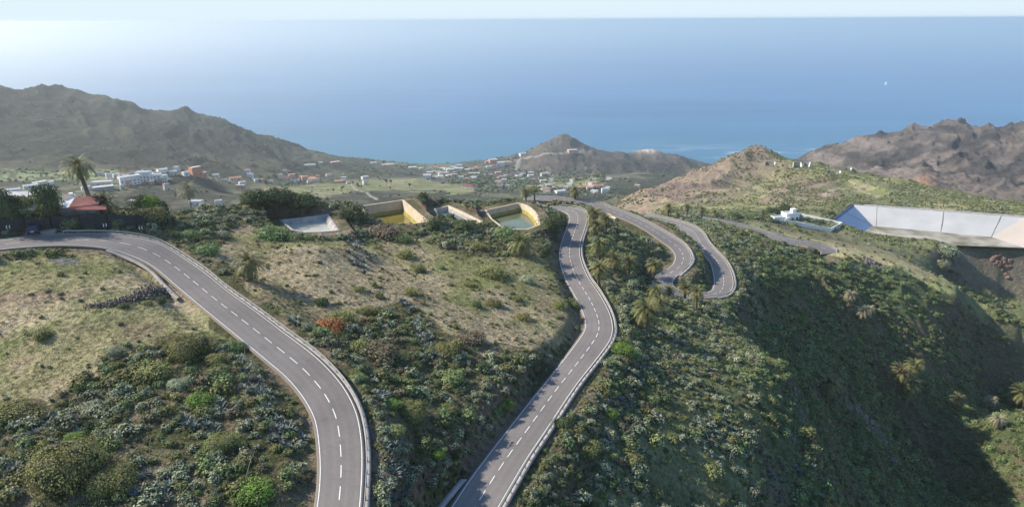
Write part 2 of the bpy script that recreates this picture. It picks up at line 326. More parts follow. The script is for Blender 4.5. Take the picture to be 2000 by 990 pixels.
CP += [D_(*a) for a in [
    # brown and green hill behind the reservoir
    (1300, 412, 440), (1400, 412, 440), (1600, 400, 470), (1380, 385, 510), (1300, 395, 500), (1200, 400, 560), (1250, 377, 640), (1300, 360, 660), (1350, 337, 680), (1400, 316, 690), (1440, 302, 690), (1462, 296, 690), (1485, 305, 690), (1510, 320, 690), (1560, 326, 670), (1600, 326, 640),
    (1640, 331, 620), (1700, 344, 600), (1750, 352, 590), (1800, 360, 580), (1880, 378, 560), (1950, 395, 530), (2050, 405, 510), (1850, 388, 510), (1900, 398, 480), (1960, 405, 480), (1760, 372, 530), (1830, 398, 470), (2050, 415, 470), (1500, 350, 600), (1550, 380, 530), (1450, 370, 560), (1700, 385, 500), (1800, 393, 480), (1600, 360, 560),
    # right mountain
    (1575, 306, 1450), (1640, 292, 1430), (1700, 276, 1420), (1760, 266, 1410), (1800, 258, 1400), (1835, 244, 1390), (1862, 231, 1380), (1885, 248, 1380), (1900, 262, 1380), (1950, 268, 1350), (2000, 262, 1320), (2100, 240, 1300), (2250, 230, 1280),
    (1640, 318, 1250), (1700, 335, 1080), (1800, 355, 960), (1900, 385, 840), (2000, 402, 790), (2200, 420, 760), (1760, 305, 1230), (1850, 300, 1180), (1950, 320, 1080), (2050, 330, 1040),
    # coastal peaks and headland
    (930, 318, 2000), (980, 307, 2000), (1030, 298, 2000), (1050, 283, 2000), (1085, 268, 2000), (1100, 263, 2000), (1118, 270, 2000), (1140, 284, 2000), (1165, 294, 2020), (1190, 300, 2050), (1230, 299, 2120), (1250, 294, 2160), (1265, 290, 2180), (1285, 297, 2200), (1320, 308, 2250), (1375, 318, 2350),
    (1100, 292, 1950), (1100, 318, 1850), (1100, 345, 1700), (1000, 330, 1850), (1200, 320, 1900), (1200, 345, 1650), (1300, 345, 1600), (1270, 320, 2000), (1330, 345, 1500), (1250, 362, 1250),
    (1200, 372, 1150), (1150, 378, 1080), (1100, 370, 1250), (1000, 372, 1150), (1240, 385, 950), (1100, 385, 950), (1170, 392, 700), (1100, 382, 1050),
    (900, 330, 1950), (870, 340, 1750), (840, 350, 1500), (880, 360, 1250), (940, 365, 1250),
    (700, 372, 980), (780, 368, 1050), (850, 372, 1000), (920, 380, 900), (560, 380, 830), (640, 388, 800), (700, 390, 760), (850, 385, 800), (950, 388, 760), (600, 352, 1230), (700, 347, 1350), (770, 342, 1450), (480, 352, 1050), (500, 372, 850), (420, 372, 800), (450, 388, 680), (380, 400, 600),
    # left mountains
    (-150, 200, 1300), (0, 169, 1450), (55, 180, 1480), (60, 181, 1500), (100, 174, 1550), (130, 174, 1550), (160, 182, 1560), (200, 195, 1600), (250, 208, 1650), (310, 226, 1680), (330, 220, 1720), (370, 217, 1750), (400, 224, 1770), (430, 237, 1800), (470, 251, 1850), (510, 265, 1900), (540, 276, 1950), (580, 286, 2000), (630, 300, 2080), (680, 308, 2150), (720, 316, 2200), (780, 322, 2280), (850, 326, 2350),
    (0, 230, 1250), (0, 290, 1080), (0, 330, 950), (100, 250, 1300), (120, 310, 1080), (220, 270, 1350), (250, 320, 1080), (380, 260, 1500), (380, 310, 1200), (480, 300, 1450), (480, 330, 1200), (580, 315, 1650), (600, 335, 1400), (680, 330, 1650), (740, 332, 1750), (800, 335, 1800), (120, 340, 950), (60, 362, 760), (140, 360, 760), (200, 355, 760), (-150, 320, 900), (-150, 400, 600),
    (250, 352, 745), (300, 348, 750), (340, 340, 780), (390, 342, 800), (450, 355, 900), (270, 385, 660), (320, 405, 600), (350, 375, 690), (180, 400, 520), (50, 400, 500), (120, 385, 600), (60, 380, 620),
]]
CP += [A_(*a) for a in [
    (-300, 180, 452), (0, 172, 450), (200, 185, 440), (400, 205, 425), (550, 240, 420), (700, 255, 415), (850, 275, 408), (950, 285, 402), (1040, 305, 400), (1130, 320, 396), (1230, 360, 388), (1180, 330, 392),
    (0, 300, 385), (200, 330, 375), (450, 360, 345), (700, 380, 335), (900, 400, 330), (1050, 420, 325), (-300, 350, 370), (560, 520, 325), (750, 560, 320), (950, 560, 310),
    (1250, 860, 265), (1350, 820, 245), (1450, 850, 230), (1550, 860, 235), (1700, 840, 258), (1850, 880, 258), (2000, 880, 268), (2150, 860, 270), (1300, 1000, 230),
    (1650, 1800, 60), (1850, 1900, 60), (2050, 1900, 60), (2300, 1900, 60), (1575, 1900, 10), (1480, 1200, 150), (1480, 1700, 60), (1540, 2100, 5), (1700, 2300, -20), (2200, 2400, -20), (1450, 2350, 5), (1400, 1900, 40),
    (-300, 2400, 150), (0, 2300, 150), (200, 2500, 90), (400, 2700, 20), (600, 2800, -25), (300, 3000, -35), (0, 3200, -35), (800, 2650, -30), (900, 2400, 3), (900, 2560, -25), (1000, 2250, 12), (1000, 2450, -20), (1100, 2280, 40), (1100, 2450, -15), (1200, 2350, 20), (1265, 2400, 30), (1265, 2600, -20), (1370, 2600, -10), (1500, 2550, -15), (1300, 3000, -35), (1800, 3000, -35), (700, 3200, -38),
    (600, 48, 446), (900, 48, 440), (300, 48, 447), (-300, 48, 446), (-400, 80, 447), (-400, 120, 455), (1150, 60, 434), (1300, 60, 425), (1600, 60, 410), (1800, 110, 380), (0, 48, 446), (2100, 110, 350), (2000, 180, 345), (1750, 160, 365),
]]
def dense(lst, n_=6):
    global CP
    q = catmull([tuple(map(float, l)) for l in lst], n_); CP += [D_(a, b, c) for a, b, c in q[1:-1]]
dense([(1575, 306, 1450), (1640, 292, 1430), (1700, 276, 1420), (1760, 266, 1410), (1800, 258, 1400), (1835, 244, 1390)])
dense([(1835, 244, 1390), (1850, 234, 1382), (1864, 231, 1380), (1872, 240, 1380), (1885, 249, 1380), (1900, 262, 1380), (1925, 268, 1365), (1950, 268, 1350), (2000, 262, 1320), (2100, 240, 1300), (2250, 230, 1280)], 4)
dense([(0, 169, 1450), (55, 180, 1480), (100, 174, 1550), (130, 174, 1550), (160, 182, 1560), (200, 195, 1600), (250, 208, 1650), (310, 226, 1680), (330, 220, 1720), (370, 217, 1750), (400, 224, 1770), (430, 237, 1800), (470, 251, 1850), (510, 265, 1900), (540, 276, 1950), (580, 286, 2000), (630, 300, 2080), (680, 308, 2150), (720, 316, 2200), (780, 322, 2280), (850, 326, 2350)], 3)
dense([(930, 318, 2000), (980, 307, 2000), (1030, 298, 2000), (1050, 283, 2000), (1085, 268, 2000), (1100, 263, 2000), (1118, 270, 2000), (1140, 284, 2000), (1165, 294, 2020), (1190, 300, 2050), (1230, 299, 2120), (1250, 294, 2160), (1265, 290, 2180), (1285, 297, 2200), (1320, 308, 2250), (1375, 318, 2350)], 3)
dense([(1200, 400, 560), (1250, 377, 640), (1300, 360, 660), (1350, 337, 680), (1400, 316, 690), (1440, 302, 690), (1462, 296, 690), (1485, 305, 690), (1510, 320, 690), (1560, 326, 670), (1600, 326, 640), (1640, 331, 620), (1700, 344, 600), (1750, 352, 590), (1800, 360, 580), (1880, 378, 560), (1950, 395, 530), (2050, 405, 510)], 3)
CP = np.array(CP)
_, ui = np.unique(np.round(CP[:, :2]/1.5), axis=0, return_index=True); CP = CP[np.sort(ui)]
def uv_of(x, y):
    r_ = np.hypot(x, y); return np.arctan2(x, y)*1.0, np.log(r_)*.8
cu, cv = uv_of(CP[:, 0], CP[:, 1]); C2 = .010**2
def kern(d2): return np.sqrt(d2+C2)
A = kern((cu[:, None]-cu)**2+(cv[:, None]-cv)**2); n = len(CP)
A -= np.eye(n)*.0004
Bm = np.zeros((n+3, n+3)); Bm[:n, :n] = A; Pm = np.stack([np.ones(n), cu, cv], 1); Bm[:n, n:] = Pm; Bm[n:, :n] = Pm.T
NA = 900; AZ0, AZ1 = R(-54), R(52)
az = np.linspace(AZ0, AZ1, NA)
lr = np.r_[np.arange(math.log(46), math.log(60), .012), np.arange(math.log(60), math.log(460), .0042), np.arange(math.log(460), math.log(3300), .0058)]
NR = len(lr)
# base surface on a coarse lattice, then interpolated
NCA, NCL = 460, 560
caz = np.linspace(AZ0, AZ1, NCA); clr = np.linspace(lr[0], lr[-1], NCL)
GA, GL = np.meshgrid(caz, clr); gu = GA.ravel(); gv = GL.ravel()*.8
def base(zcp):
    sol = np.linalg.solve(Bm, np.r_[zcp, 0, 0, 0]); zc = np.zeros(len(gu))
    for i in range(0, len(gu), 8000):
        d2 = (gu[i:i+8000, None]-cu)**2+(gv[i:i+8000, None]-cv)**2
        zc[i:i+8000] = kern(d2)@sol[:n]+sol[n]+sol[n+1]*gu[i:i+8000]+sol[n+2]*gv[i:i+8000]
    return zc.reshape(NCL, NCA)
zc = base(CP[:, 2])
def bil(Z, fa, fl):
    a = np.clip(fa, 0, Z.shape[1]-1.001); l = np.clip(fl, 0, Z.shape[0]-1.001)
    i = a.astype(int); j = l.astype(int); fa = a-i; fl = l-j
    return (Z[j, i]*(1-fa)+Z[j, i+1]*fa)*(1-fl)+(Z[j+1, i]*(1-fa)+Z[j+1, i+1]*fa)*fl
AZg, LRg = np.meshgrid(az, lr)
Z = bil(zc, (AZg-AZ0)/(AZ1-AZ0)*(NCA-1), (LRg-clr[0])/(clr[-1]-clr[0])*(NCL-1))
Rg = np.exp(LRg); X = Rg*np.sin(AZg); Y = Rg*np.cos(AZg); Z0 = Z.copy()
# relief
far = sstep(560, 1100, Rg); mid = sstep(380, 520, Rg)*(1-far)
near = 1-sstep(350, 500, Rg)
PX0, PY0, _ = to_px(np.stack([X, Y, Z], -1))
mtn_r = sstep(1520, 1620, PX0)*sstep(700, 1000, Rg)
mtn_l = (1-sstep(560, 800, PX0))*sstep(1000, 1300, Rg)
coastal = sstep(1480, 1750, Rg)*sstep(900, 1000, PX0)*(1-sstep(1380, 1500, PX0))
mtn = np.clip(mtn_r*1.0+mtn_l*.85+coastal*.6, 0, 1)
# gullies run down the fall line: stretch the noise along the slope direction
def falls(ux, uy, s_):
    U = ux*X+uy*Y; V = -uy*X+ux*Y; wq = fbm(X/260, Y/260, 4, 7+s_)
    return ridge(U/150+wq*1.6, V/430+wq*.8, 6, 3+s_), ridge(U/48+wq*4+5, V/170+wq, 5, 9+s_)
ra_, rb_ = falls(.8, -.6, 0); la_, lb_ = falls(.85, .5, 20); ca1, cb1 = falls(1, 0, 40)
wR = sstep(1450, 1560, PX0); wL = 1-sstep(800, 950, PX0); wC = 1-wR-wL
rd = ra_*wR+la_*wL+ca1*wC; rd2 = rb_*wR+lb_*wL+cb1*wC
Z -= mtn*(44*(1-rd)**1.1-14)*.9 + mtn*13*(1-rd2) + mtn*8*(1-ridge(X/22, Y/28, 4, 19))
Z += far*(1-mtn)*((fbm(X/160, Y/160, 5, 21)-.5)*16+(ridge(X/120, Y/120, 4, 31)-.4)*8)
hill = mid*sstep(1150, 1250, PX0)
Z += hill*((ridge(X/60+fbm(X/80, Y/80, 2, 4), Y/75, 5, 41)-.42)*(15-9*sstep(1500, 1600, PX0)*sstep(360, 395, PY0)))
Z += mid*(1-hill/np.maximum(mid, 1e-6))*(fbm(X/60, Y/60, 4, 51)-.5)*8
ravine = sstep(1440, 1560, PX0)*near*sstep(495, 560, PY0)
Z += near*((fbm(X/22, Y/22, 4, 61)-.5)*1.6+(fbm(X/5, Y/5, 3, 62)-.5)*.35)
Z += ravine*((ridge(X/26+fbm(X/30, Y/30, 2, 5), Y/40, 5, 71)-.45)*8)
# the relief is taken out again at the surveyed points, so that crests and skylines keep their heights
Nz = Z-Z0; cr_ = np.hypot(CP[:, 0], CP[:, 1]); ca_ = np.arctan2(CP[:, 0], CP[:, 1])
fl_ = np.interp(np.log(cr_), lr, np.arange(NR)); fa2 = (ca_-AZ0)/(AZ1-AZ0)*(NA-1); inside = (fa2 > 0) & (fa2 < NA-1)
ncp = np.where(inside, bil(Nz, fa2, fl_), 0)
cw_ = np.where(cr_ > 450, 1.0, 1.0)
A_s = kern((cu[:, None]-cu)**2+(cv[:, None]-cv)**2)-np.eye(n)*.06
Bs = Bm.copy(); Bs[:n, :n] = A_s; sol2 = np.linalg.solve(Bs, np.r_[ncp, 0, 0, 0]); zs = np.zeros(len(gu))
for i in range(0, len(gu), 8000):
    d2 = (gu[i:i+8000, None]-cu)**2+(gv[i:i+8000, None]-cv)**2
    zs[i:i+8000] = kern(d2)@sol2[:n]+sol2[n]+sol2[n+1]*gu[i:i+8000]+sol2[n+2]*gv[i:i+8000]
zc = zc-zs.reshape(NCL, NCA); Z = bil(zc, (AZg-AZ0)/(AZ1-AZ0)*(NCA-1), (LRg-clr[0])/(clr[-1]-clr[0])*(NCL-1))+Nz
# mound below the small pond
def bumpat(px, py, drop, rad, h):
    c = PH(px, py, drop); return h*np.exp(-((X-c[0])**2+(Y-c[1])**2)/rad**2)
Z += bumpat(610, 500, 48.5, 7, 2.2)+bumpat(690, 500, 51, 5, 1.5)
# big reservoir and ponds: footprints
RES_RIM = [H_(1628, 428, 113), H_(1665, 400, 113), H_(1830, 411, 113), H_(2000, 424, 113), H_(2180, 438, 113), H_(2120, 486, 119.5), H_(1990, 486, 120.0), H_(1860, 478, 119.5), H_(1760, 463, 119.4), H_(1690, 455, 119.0)]
PONDS = {
    'a': dict(rim=[(545, 430), (592, 425), (641, 418.5), (652, 435), (663, 451), (630, 454), (597, 455), (569, 450)], drop=49.6, depth=3.2, water=1.1),
    'b': dict(rim=[(703, 403), (788, 390.5), (839, 433.5), (763, 444), (724, 437)], drop=55, depth=5.5, water=3.6),
    'c': dict(rim=[(846, 409), (876, 401.5), (900, 412), (943, 433), (925, 440), (870, 436), (856, 424)], drop=58, depth=4, water=1.3),
    'd': dict(rim=[(946, 411), (1011, 396.5), (1020, 397.8), (1029, 401), (1037.5, 406), (1045, 412.5), (1051, 421), (1054.5, 430), (1055.5, 440), (1030, 449), (985, 449), (958, 428)], drop=59.5, depth=4, water=2.6),
}
# flatten under the roads
def road_fields():
    best = np.full(Z.shape, 1e9); dbest = np.full(Z.shape, 1e9); bz = np.zeros(Z.shape); bs = np.zeros(Z.shape); bw = np.zeros(Z.shape)
    sel = np.where(Rg < 460)[0].max()+1
    for k, rc in enumerate(RC):
        c = rc['c'][::2]; d = rc['d'][::2]; ww = rc['w'][::2]
        tg = np.gradient(c, axis=0); tg /= np.linalg.norm(tg[:, :2], axis=1)[:, None]
        for j0 in range(0, len(c), 24):
            cc = c[j0:j0+25]; lo = cc[:, :2].min(0)-16; hi = cc[:, :2].max(0)+16
            m = (X[:sel] > lo[0]) & (X[:sel] < hi[0]) & (Y[:sel] > lo[1]) & (Y[:sel] < hi[1])
            if not m.any(): continue
            I, J = np.where(m); x = X[I, J]; y = Y[I, J]
            dd = (x[:, None]-cc[:, 0])**2+(y[:, None]-cc[:, 1])**2; q = dd.argmin(1)
            dq = d[j0:j0+25][q]; ox = x-cc[q, 0]; oy = y-cc[q, 1]
            dist = np.sqrt(dd[np.arange(len(q)), q]); lat = ox*dq[:, 0]+oy*dq[:, 1]
            al = np.abs(lat); al = np.where(dist > al+4, dist, al)
            hw = ww[j0:j0+25][q]/2; tz = tg[j0:j0+25][q]; alng = ox*tz[:, 0]+oy*tz[:, 1]
            zz = cc[q, 2]+lat*dq[:, 2]+alng*tz[:, 2]
            e = al-hw; b = dbest[I, J]; u = dist-hw < b; dbest[I[u], J[u]] = (dist-hw)[u]
            best[I[u], J[u]] = e[u]; bz[I[u], J[u]] = zz[u]; bs[I[u], J[u]] = lat[u]; bw[I[u], J[u]] = hw[u]
    return best, bz, bs, bw
RD, RZ, RS, RW = road_fields()
sh = np.where(RS > 0, 1.7, .9); bl = np.where(RS > 0, 6.0, 3.2)
t = sstep(0, 1, (RD-sh)/bl)
Z = np.where(RD < 30, (RZ-.34)*(1-t)+Z*t, Z)
poly_w = {}
def off_poly(P, d):
    P = np.array(P)[:, :2]; c = P.mean(0); out = []
    n_ = len(P)
    for i in range(n_):
        a = P[i-1]; b = P[i]; c_ = P[(i+1) % n_]
        t1 = (b-a)/np.linalg.norm(b-a); t2 = (c_-b)/np.linalg.norm(c_-b)
        n1 = np.array([-t1[1], t1[0]]); n2 = np.array([-t2[1], t2[0]])
        nn = (n1+n2); nn /= np.linalg.norm(nn); k = d/max(.35, nn@n1)
        out.append(b+nn*k)
    return np.array(out)
def signed_area(P): P = np.array(P); return .5*np.sum(P[:, 0]*np.roll(P[:, 1], -1)-np.roll(P[:, 0], -1)*P[:, 1])
WATERY = np.zeros(Z.shape, bool)
for k, p in PONDS.items():
    rim = np.array([PH(a, b, p['drop']) for a, b in p['rim']])
    if signed_area(rim) < 0: rim = rim[::-1]
    p['P'] = rim; p['z'] = CAMZ-p['drop']
    outer = off_poly(rim, -3.5); m = inpoly(X, Y, [tuple(q) for q in outer])
    Z = np.where(m, (np.minimum(Z, p['z']-.25)*.5+.5*(p['z']-.35) if k in 'b' else p['z']+.02), Z); WATERY |= m
    inn = off_poly(rim, .25); m = inpoly(X, Y, [tuple(q) for q in inn]); Z = np.where(m, p['z']-p['depth']-.5, Z)
m = inpoly(X, Y, [(q[0], q[1]) for q in RES_RIM]); RES_MASK = m
Z = np.where(m, np.minimum(Z, CAMZ-122.5), Z)
# keep the seaward lip of the reservoir and pads for buildings level
Z = np.maximum(Z, -38)
T3 = np.stack([X, Y, Z], -1)
PXg, PYg, _ = to_px(T3)
def th(x, y):
    r_ = np.hypot(x, y); a = np.arctan2(x, y); fl = np.interp(np.log(r_), lr, np.arange(NR)); fa = (a-AZ0)/(AZ1-AZ0)*(NA-1)
    return bil(Z, np.atleast_1d(fa), np.atleast_1d(fl))
def thm(A2, x, y):
    r_ = np.hypot(x, y); a = np.arctan2(x, y); fl = np.interp(np.log(r_), lr, np.arange(NR)); fa = (a-AZ0)/(AZ1-AZ0)*(NA-1)
    return bil(A2, np.atleast_1d(fa), np.atleast_1d(fl))
def hit(px, py, rmin=40, rmax=3200):
    d = ray(px, py); h = math.hypot(d[0], d[1]); rr = np.exp(np.arange(math.log(rmin), math.log(rmax), .0015))
    x = d[0]/h*rr; y = d[1]/h*rr; z = CAMZ+d[2]/h*rr; g = th(x, y); b = np.where(z <= g)[0]
    i = b[0] if len(b) else len(rr)-1
    return Vector((x[i], y[i], g[i]))
def gz(x, y): return float(th(np.array([x]), np.array([y]))[0])

# ---- ground colour (what the ground itself is made of)
def lerp(a, b, t): return a+(b-a)*t[..., None]
cN = lambda *c: np.array(c, float)
# domain warp for the zone borders
wx = PXg+(fbm(X/9, Y/9, 4, 81)-.5)*80*near+(fbm(X/60, Y/60, 4, 82)-.5)*60*(1-near)
wy = PYg+(fbm(X/9+50, Y/9, 4, 83)-.5)*50*near+(fbm(X/60+50, Y/60, 4, 84)-.5)*22*(1-near)
n1 = fbm(X/6, Y/6, 5, 91); n2 = fbm(X/25, Y/25, 5, 92); n3 = fbm(X/110, Y/110, 5, 93)
gx = np.gradient(Z, axis=1)/np.maximum(np.gradient(AZg, axis=1)*Rg, 1e-6); gy = np.gradient(Z, axis=0)/np.gradient(Rg, axis=0)
slope = np.hypot(gx, gy)
FIELD_A = [(-400, 505), (100, 500), (190, 488), (260, 505), (330, 560), (372, 600), (450, 665), (400, 660), (330, 668), (240, 690), (170, 730), (90, 790), (-100, 780), (-400, 780)]
FIELD_B = [(395, 500), (470, 440), (540, 450), (580, 470), (700, 470), (830, 475), (950, 505), (1040, 500), (1085, 480), (1100, 530), (1130, 600), (1135, 650), (1060, 690), (950, 680), (870, 670), (820, 600), (760, 600), (700, 640), (600, 640), (520, 590), (450, 540)]
SHELF = [(1440, 425), (1640, 450), (1850, 475), (1830, 500), (1880, 565), (2030, 665), (2000, 680), (1860, 585), (1780, 540), (1690, 507), (1600, 490), (1500, 470)]
fa_ = inpoly(wx, wy, FIELD_A) & (Rg < 230); fb_ = inpoly(wx, wy, FIELD_B) & (Rg < 230)
shelf = inpoly(wx, wy, SHELF) & (Rg > 290) & (Rg < 420)
soil = lerp(cN(.085, .085, .042), cN(.19, .155, .10), sstep(.35, .65, n1))
dry = lerp(cN(.345, .285, .185), cN(.265, .245, .125), sstep(.4, .62, n2)); dry = lerp(dry, cN(.17, .19, .065), sstep(.56, .72, fbm(X/11, Y/11, 4, 94))*.8); dry = lerp(dry, cN(.27, .19, .14), sstep(.6, .75, fbm(X/8+9, Y/8, 4, 95))*.6)
green = lerp(cN(.16, .18, .065), cN(.26, .24, .12), sstep(.4, .65, n1))
Cg = soil.copy()
Cg = lerp(Cg, dry, fa_.astype(float)); Cg = lerp(Cg, lerp(dry, green, sstep(.45, .6, n2)*.6), fb_.astype(float)*.95)
# greener top of the left field and by the crest
gm = inpoly(wx, wy, [(-300, 490), (190, 486), (230, 520), (120, 560), (-300, 600)]) & (Rg < 230)
Cg = lerp(Cg, green, gm*.85)
Cg = lerp(Cg, cN(.16, .155, .15)*np.ones(3), (inpoly(wx, wy, [(88, 505), (100, 496), (140, 494), (160, 505), (130, 510)]) & (Rg < 200))*.9)
rt = near*sstep(1150, 1200, PXg)*(RD > 1)
Cg = lerp(Cg, lerp(cN(.19, .21, .105), cN(.11, .125, .06), sstep(.35, .6, n1)), np.clip(rt, 0, 1)*.8)
yl = lerp(cN(.44, .38, .20), cN(.29, .31, .12), sstep(.42, .6, n2)); Cg = lerp(Cg, yl, shelf*1.0)
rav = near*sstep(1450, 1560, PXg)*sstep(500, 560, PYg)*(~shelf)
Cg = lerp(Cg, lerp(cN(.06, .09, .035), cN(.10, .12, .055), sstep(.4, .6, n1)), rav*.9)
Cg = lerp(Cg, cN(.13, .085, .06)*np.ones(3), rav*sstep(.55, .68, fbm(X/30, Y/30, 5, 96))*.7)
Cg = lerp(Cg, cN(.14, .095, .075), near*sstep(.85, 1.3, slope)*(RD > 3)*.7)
# mid distance hill
hb = lerp(cN(.21, .155, .125), cN(.28, .22, .155), sstep(.35, .65, n2)); hg = lerp(cN(.19, .20, .085), cN(.29, .265, .14), sstep(.4, .62, n1))
gmix = sstep(1330, 1560, wx+(wy-370)*1.5)*1.0; gmix = np.maximum(gmix, sstep(385, 402, wy)*sstep(1250, 1330, wx))
gmix = gmix*(1-.85*inpoly(wx, wy, [(1540, 345), (1640, 350), (1660, 400), (1560, 405), (1480, 395)]))
hc = lerp(hb, hg, np.clip(gmix, 0, 1)); hc = lerp(hc, cN(.11, .125, .06), sstep(.5, .62, n2+.1*n1)*sstep(1480, 1620, wx)*.7)
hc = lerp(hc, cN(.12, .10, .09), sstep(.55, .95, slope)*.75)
hm = sstep(395, 430, Rg)*(1-sstep(740, 800, Rg))*sstep(1180, 1230, PXg)
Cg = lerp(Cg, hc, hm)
# valley
vc = lerp(cN(.055, .06, .04), cN(.13, .13, .08), sstep(.38, .66, n3)); vc = lerp(vc, cN(.22, .20, .16), sstep(.62, .75, fbm(X/40, Y/40, 4, 97))*.5)
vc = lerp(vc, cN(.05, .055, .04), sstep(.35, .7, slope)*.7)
vm = sstep(330, 420, Rg)*(1-hm)
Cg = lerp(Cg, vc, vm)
gf = (inpoly(wx, wy, [(500, 372), (600, 362), (650, 352), (830, 352), (940, 368), (900, 380), (760, 382), (690, 376), (620, 388), (540, 385)]) | inpoly(wx, wy, [(1030, 362), (1130, 350), (1190, 352), (1160, 368), (1060, 370)])) & (Rg > 600) & (Rg < 1500)
Cg = lerp(Cg, lerp(cN(.17, .19, .08), cN(.25, .235, .13), sstep(.4, .6, n2)), gf*.9)
# farm terraces: thin pale walls and green strips following the contour
def terr(poly): return inpoly(wx, wy, poly) & (Rg > 550) & (Rg < 1700)
tm = terr([(-200, 335), (60, 325), (190, 318), (230, 335), (200, 350), (60, 356), (-200, 356)]) | terr([(500, 328), (640, 325), (700, 340), (640, 352), (520, 348)]) | terr([(880, 325), (960, 318), (1000, 330), (960, 345), (890, 345)])
st = sstep(.35, .65, .5+.5*np.sin(Z/3.2*2*math.pi+fbm(X/50, Y/50, 2, 98)*5))
Cg = lerp(Cg, lerp(cN(.10, .115, .06), cN(.24, .27, .14), st), tm*.9)
# mountains
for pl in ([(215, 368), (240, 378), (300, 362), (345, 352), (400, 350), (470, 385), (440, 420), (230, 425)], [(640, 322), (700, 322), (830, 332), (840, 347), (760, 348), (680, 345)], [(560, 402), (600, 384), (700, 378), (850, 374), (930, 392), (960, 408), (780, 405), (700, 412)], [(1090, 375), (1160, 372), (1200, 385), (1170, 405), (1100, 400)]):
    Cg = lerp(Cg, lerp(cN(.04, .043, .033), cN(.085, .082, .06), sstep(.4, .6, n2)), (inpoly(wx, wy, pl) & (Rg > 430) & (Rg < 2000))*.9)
rk = lerp(cN(.20, .163, .138), cN(.07, .062, .058), sstep(.35, .65, fbm(X/45, Y/45, 5, 99))); rk = lerp(rk, cN(.27, .215, .165), sstep(.62, .8, fbm(X/90+7, Y/90, 5, 100))*.7)
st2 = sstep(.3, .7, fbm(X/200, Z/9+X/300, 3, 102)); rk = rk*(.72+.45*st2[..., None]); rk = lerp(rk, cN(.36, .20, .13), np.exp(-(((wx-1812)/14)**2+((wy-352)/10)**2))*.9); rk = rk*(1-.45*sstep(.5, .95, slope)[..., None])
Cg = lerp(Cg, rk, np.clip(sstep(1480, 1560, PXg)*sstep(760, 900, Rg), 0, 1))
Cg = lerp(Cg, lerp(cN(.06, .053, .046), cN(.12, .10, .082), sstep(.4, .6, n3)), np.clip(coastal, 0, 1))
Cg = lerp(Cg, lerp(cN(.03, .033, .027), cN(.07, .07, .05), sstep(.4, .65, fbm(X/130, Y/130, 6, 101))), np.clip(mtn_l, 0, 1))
Cg = lerp(Cg, cN(.50, .42, .35), np.clip(1.3*np.exp(-(((PXg-1265)/20)**2+((PYg-293)/6)**2)), 0, 1)*(Rg > 1800))
# dirt tracks
TRACKS = [([(1530, 412), (1590, 402), (1612, 392), (1616, 378), (1625, 372), (1680, 366), (1740, 364)], 2.2, (.33, .26, .20), 380, 640),
          ([(1610, 398), (1607, 385), (1611, 375)], 1.6, (.33, .26, .20), 380, 640),
          ([(1425, 443), (1500, 464), (1530, 476)], 1.0, (.42, .38, .33), 300, 400),
          ([(1640, 345), (1700, 380), (1780, 405)], 1.2, (.33, .28, .2), 400, 640),
          ([(1006, 335), (1012, 320), (1020, 308), (1060, 303), (1120, 300), (1150, 296)], 7, (.34, .31, .27), 1500, 2200),
          ([(930, 328), (980, 318), (1020, 308)], 7, (.33, .30, .26), 1500, 2200),
          ([(1010, 345), (1080, 342), (1150, 346), (1200, 345)], 6, (.30, .27, .22), 1200, 2000),
          ([(655, 352), (690, 365), (720, 380), (735, 390)], 3, (.33, .31, .25), 600, 1400),
          ([(150, 375), (200, 368), (260, 355)], 3, (.35, .33, .28), 500, 1000),
          ([(545, 372), (600, 380), (640, 386)], 3, (.30, .28, .2), 600, 1300)]
for pts, wd, c_, r0, r1 in TRACKS:
    wp = [hit(a, b, r0, r1*1.1) for a, b in pts]; cu_ = catmull([tuple(q) for q in wp], 6)
    msk = (Rg > r0*.85) & (Rg < r1*1.1); I, J = np.where(msk & (X > cu_[:, 0].min()-30) & (X < cu_[:, 0].max()+30) & (Y > cu_[:, 1].min()-30) & (Y < cu_[:, 1].max()+30))
    x = X[I, J]; y = Y[I, J]; dm = np.full(len(x), 1e9)
    for a, b in zip(cu_[:-1], cu_[1:]):
        ab = (b-a)[:2]; L2 = ab@ab+1e-9; tt = np.clip(((x-a[0])*ab[0]+(y-a[1])*ab[1])/L2, 0, 1); dm = np.minimum(dm, np.hypot(x-a[0]-tt*ab[0], y-a[1]-tt*ab[1]))
    k = (1-sstep(wd*.5, wd*1.0, dm))*.85; Cg[I, J] = Cg[I, J]*(1-k[:, None])+np.array(c_)*k[:, None]
# verges and banks by the road
vg = (RD < 3.5)*(RD > -1); Cg = lerp(Cg, cN(.20, .155, .11), vg*sstep(.4, .7, n1)*.6)
Cg = np.clip(Cg, 0.01, .8)

idx = np.arange(NR*NA).reshape(NR, NA)
F = np.stack([idx[:-1, :-1], idx[:-1, 1:], idx[1:, 1:], idx[1:, :-1]], -1).reshape(-1, 4)[:, ::-1]
me = mesh_np('terrain', T3.reshape(-1, 3), F, smooth=True)
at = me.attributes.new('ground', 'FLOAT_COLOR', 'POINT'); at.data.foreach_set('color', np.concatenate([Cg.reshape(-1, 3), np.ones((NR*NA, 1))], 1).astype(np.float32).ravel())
at = me.attributes.new('rugged', 'FLOAT', 'POINT'); at.data.foreach_set('value', (np.clip(mtn+.6*far+.4*hm, 0, 1)*.9).ravel().astype(np.float32))
gm_ = bpy.data.materials.new('ground_cover'); gm_.use_nodes = True; nt = gm_.node_tree; b = nt.nodes['Principled BSDF']; b.inputs['Roughness'].default_value = .95; b.inputs['Specular IOR Level'].default_value = .1
an = nt.nodes.new('ShaderNodeAttribute'); an.attribute_name = 'ground'; geo = nt.nodes.new('ShaderNodeNewGeometry')
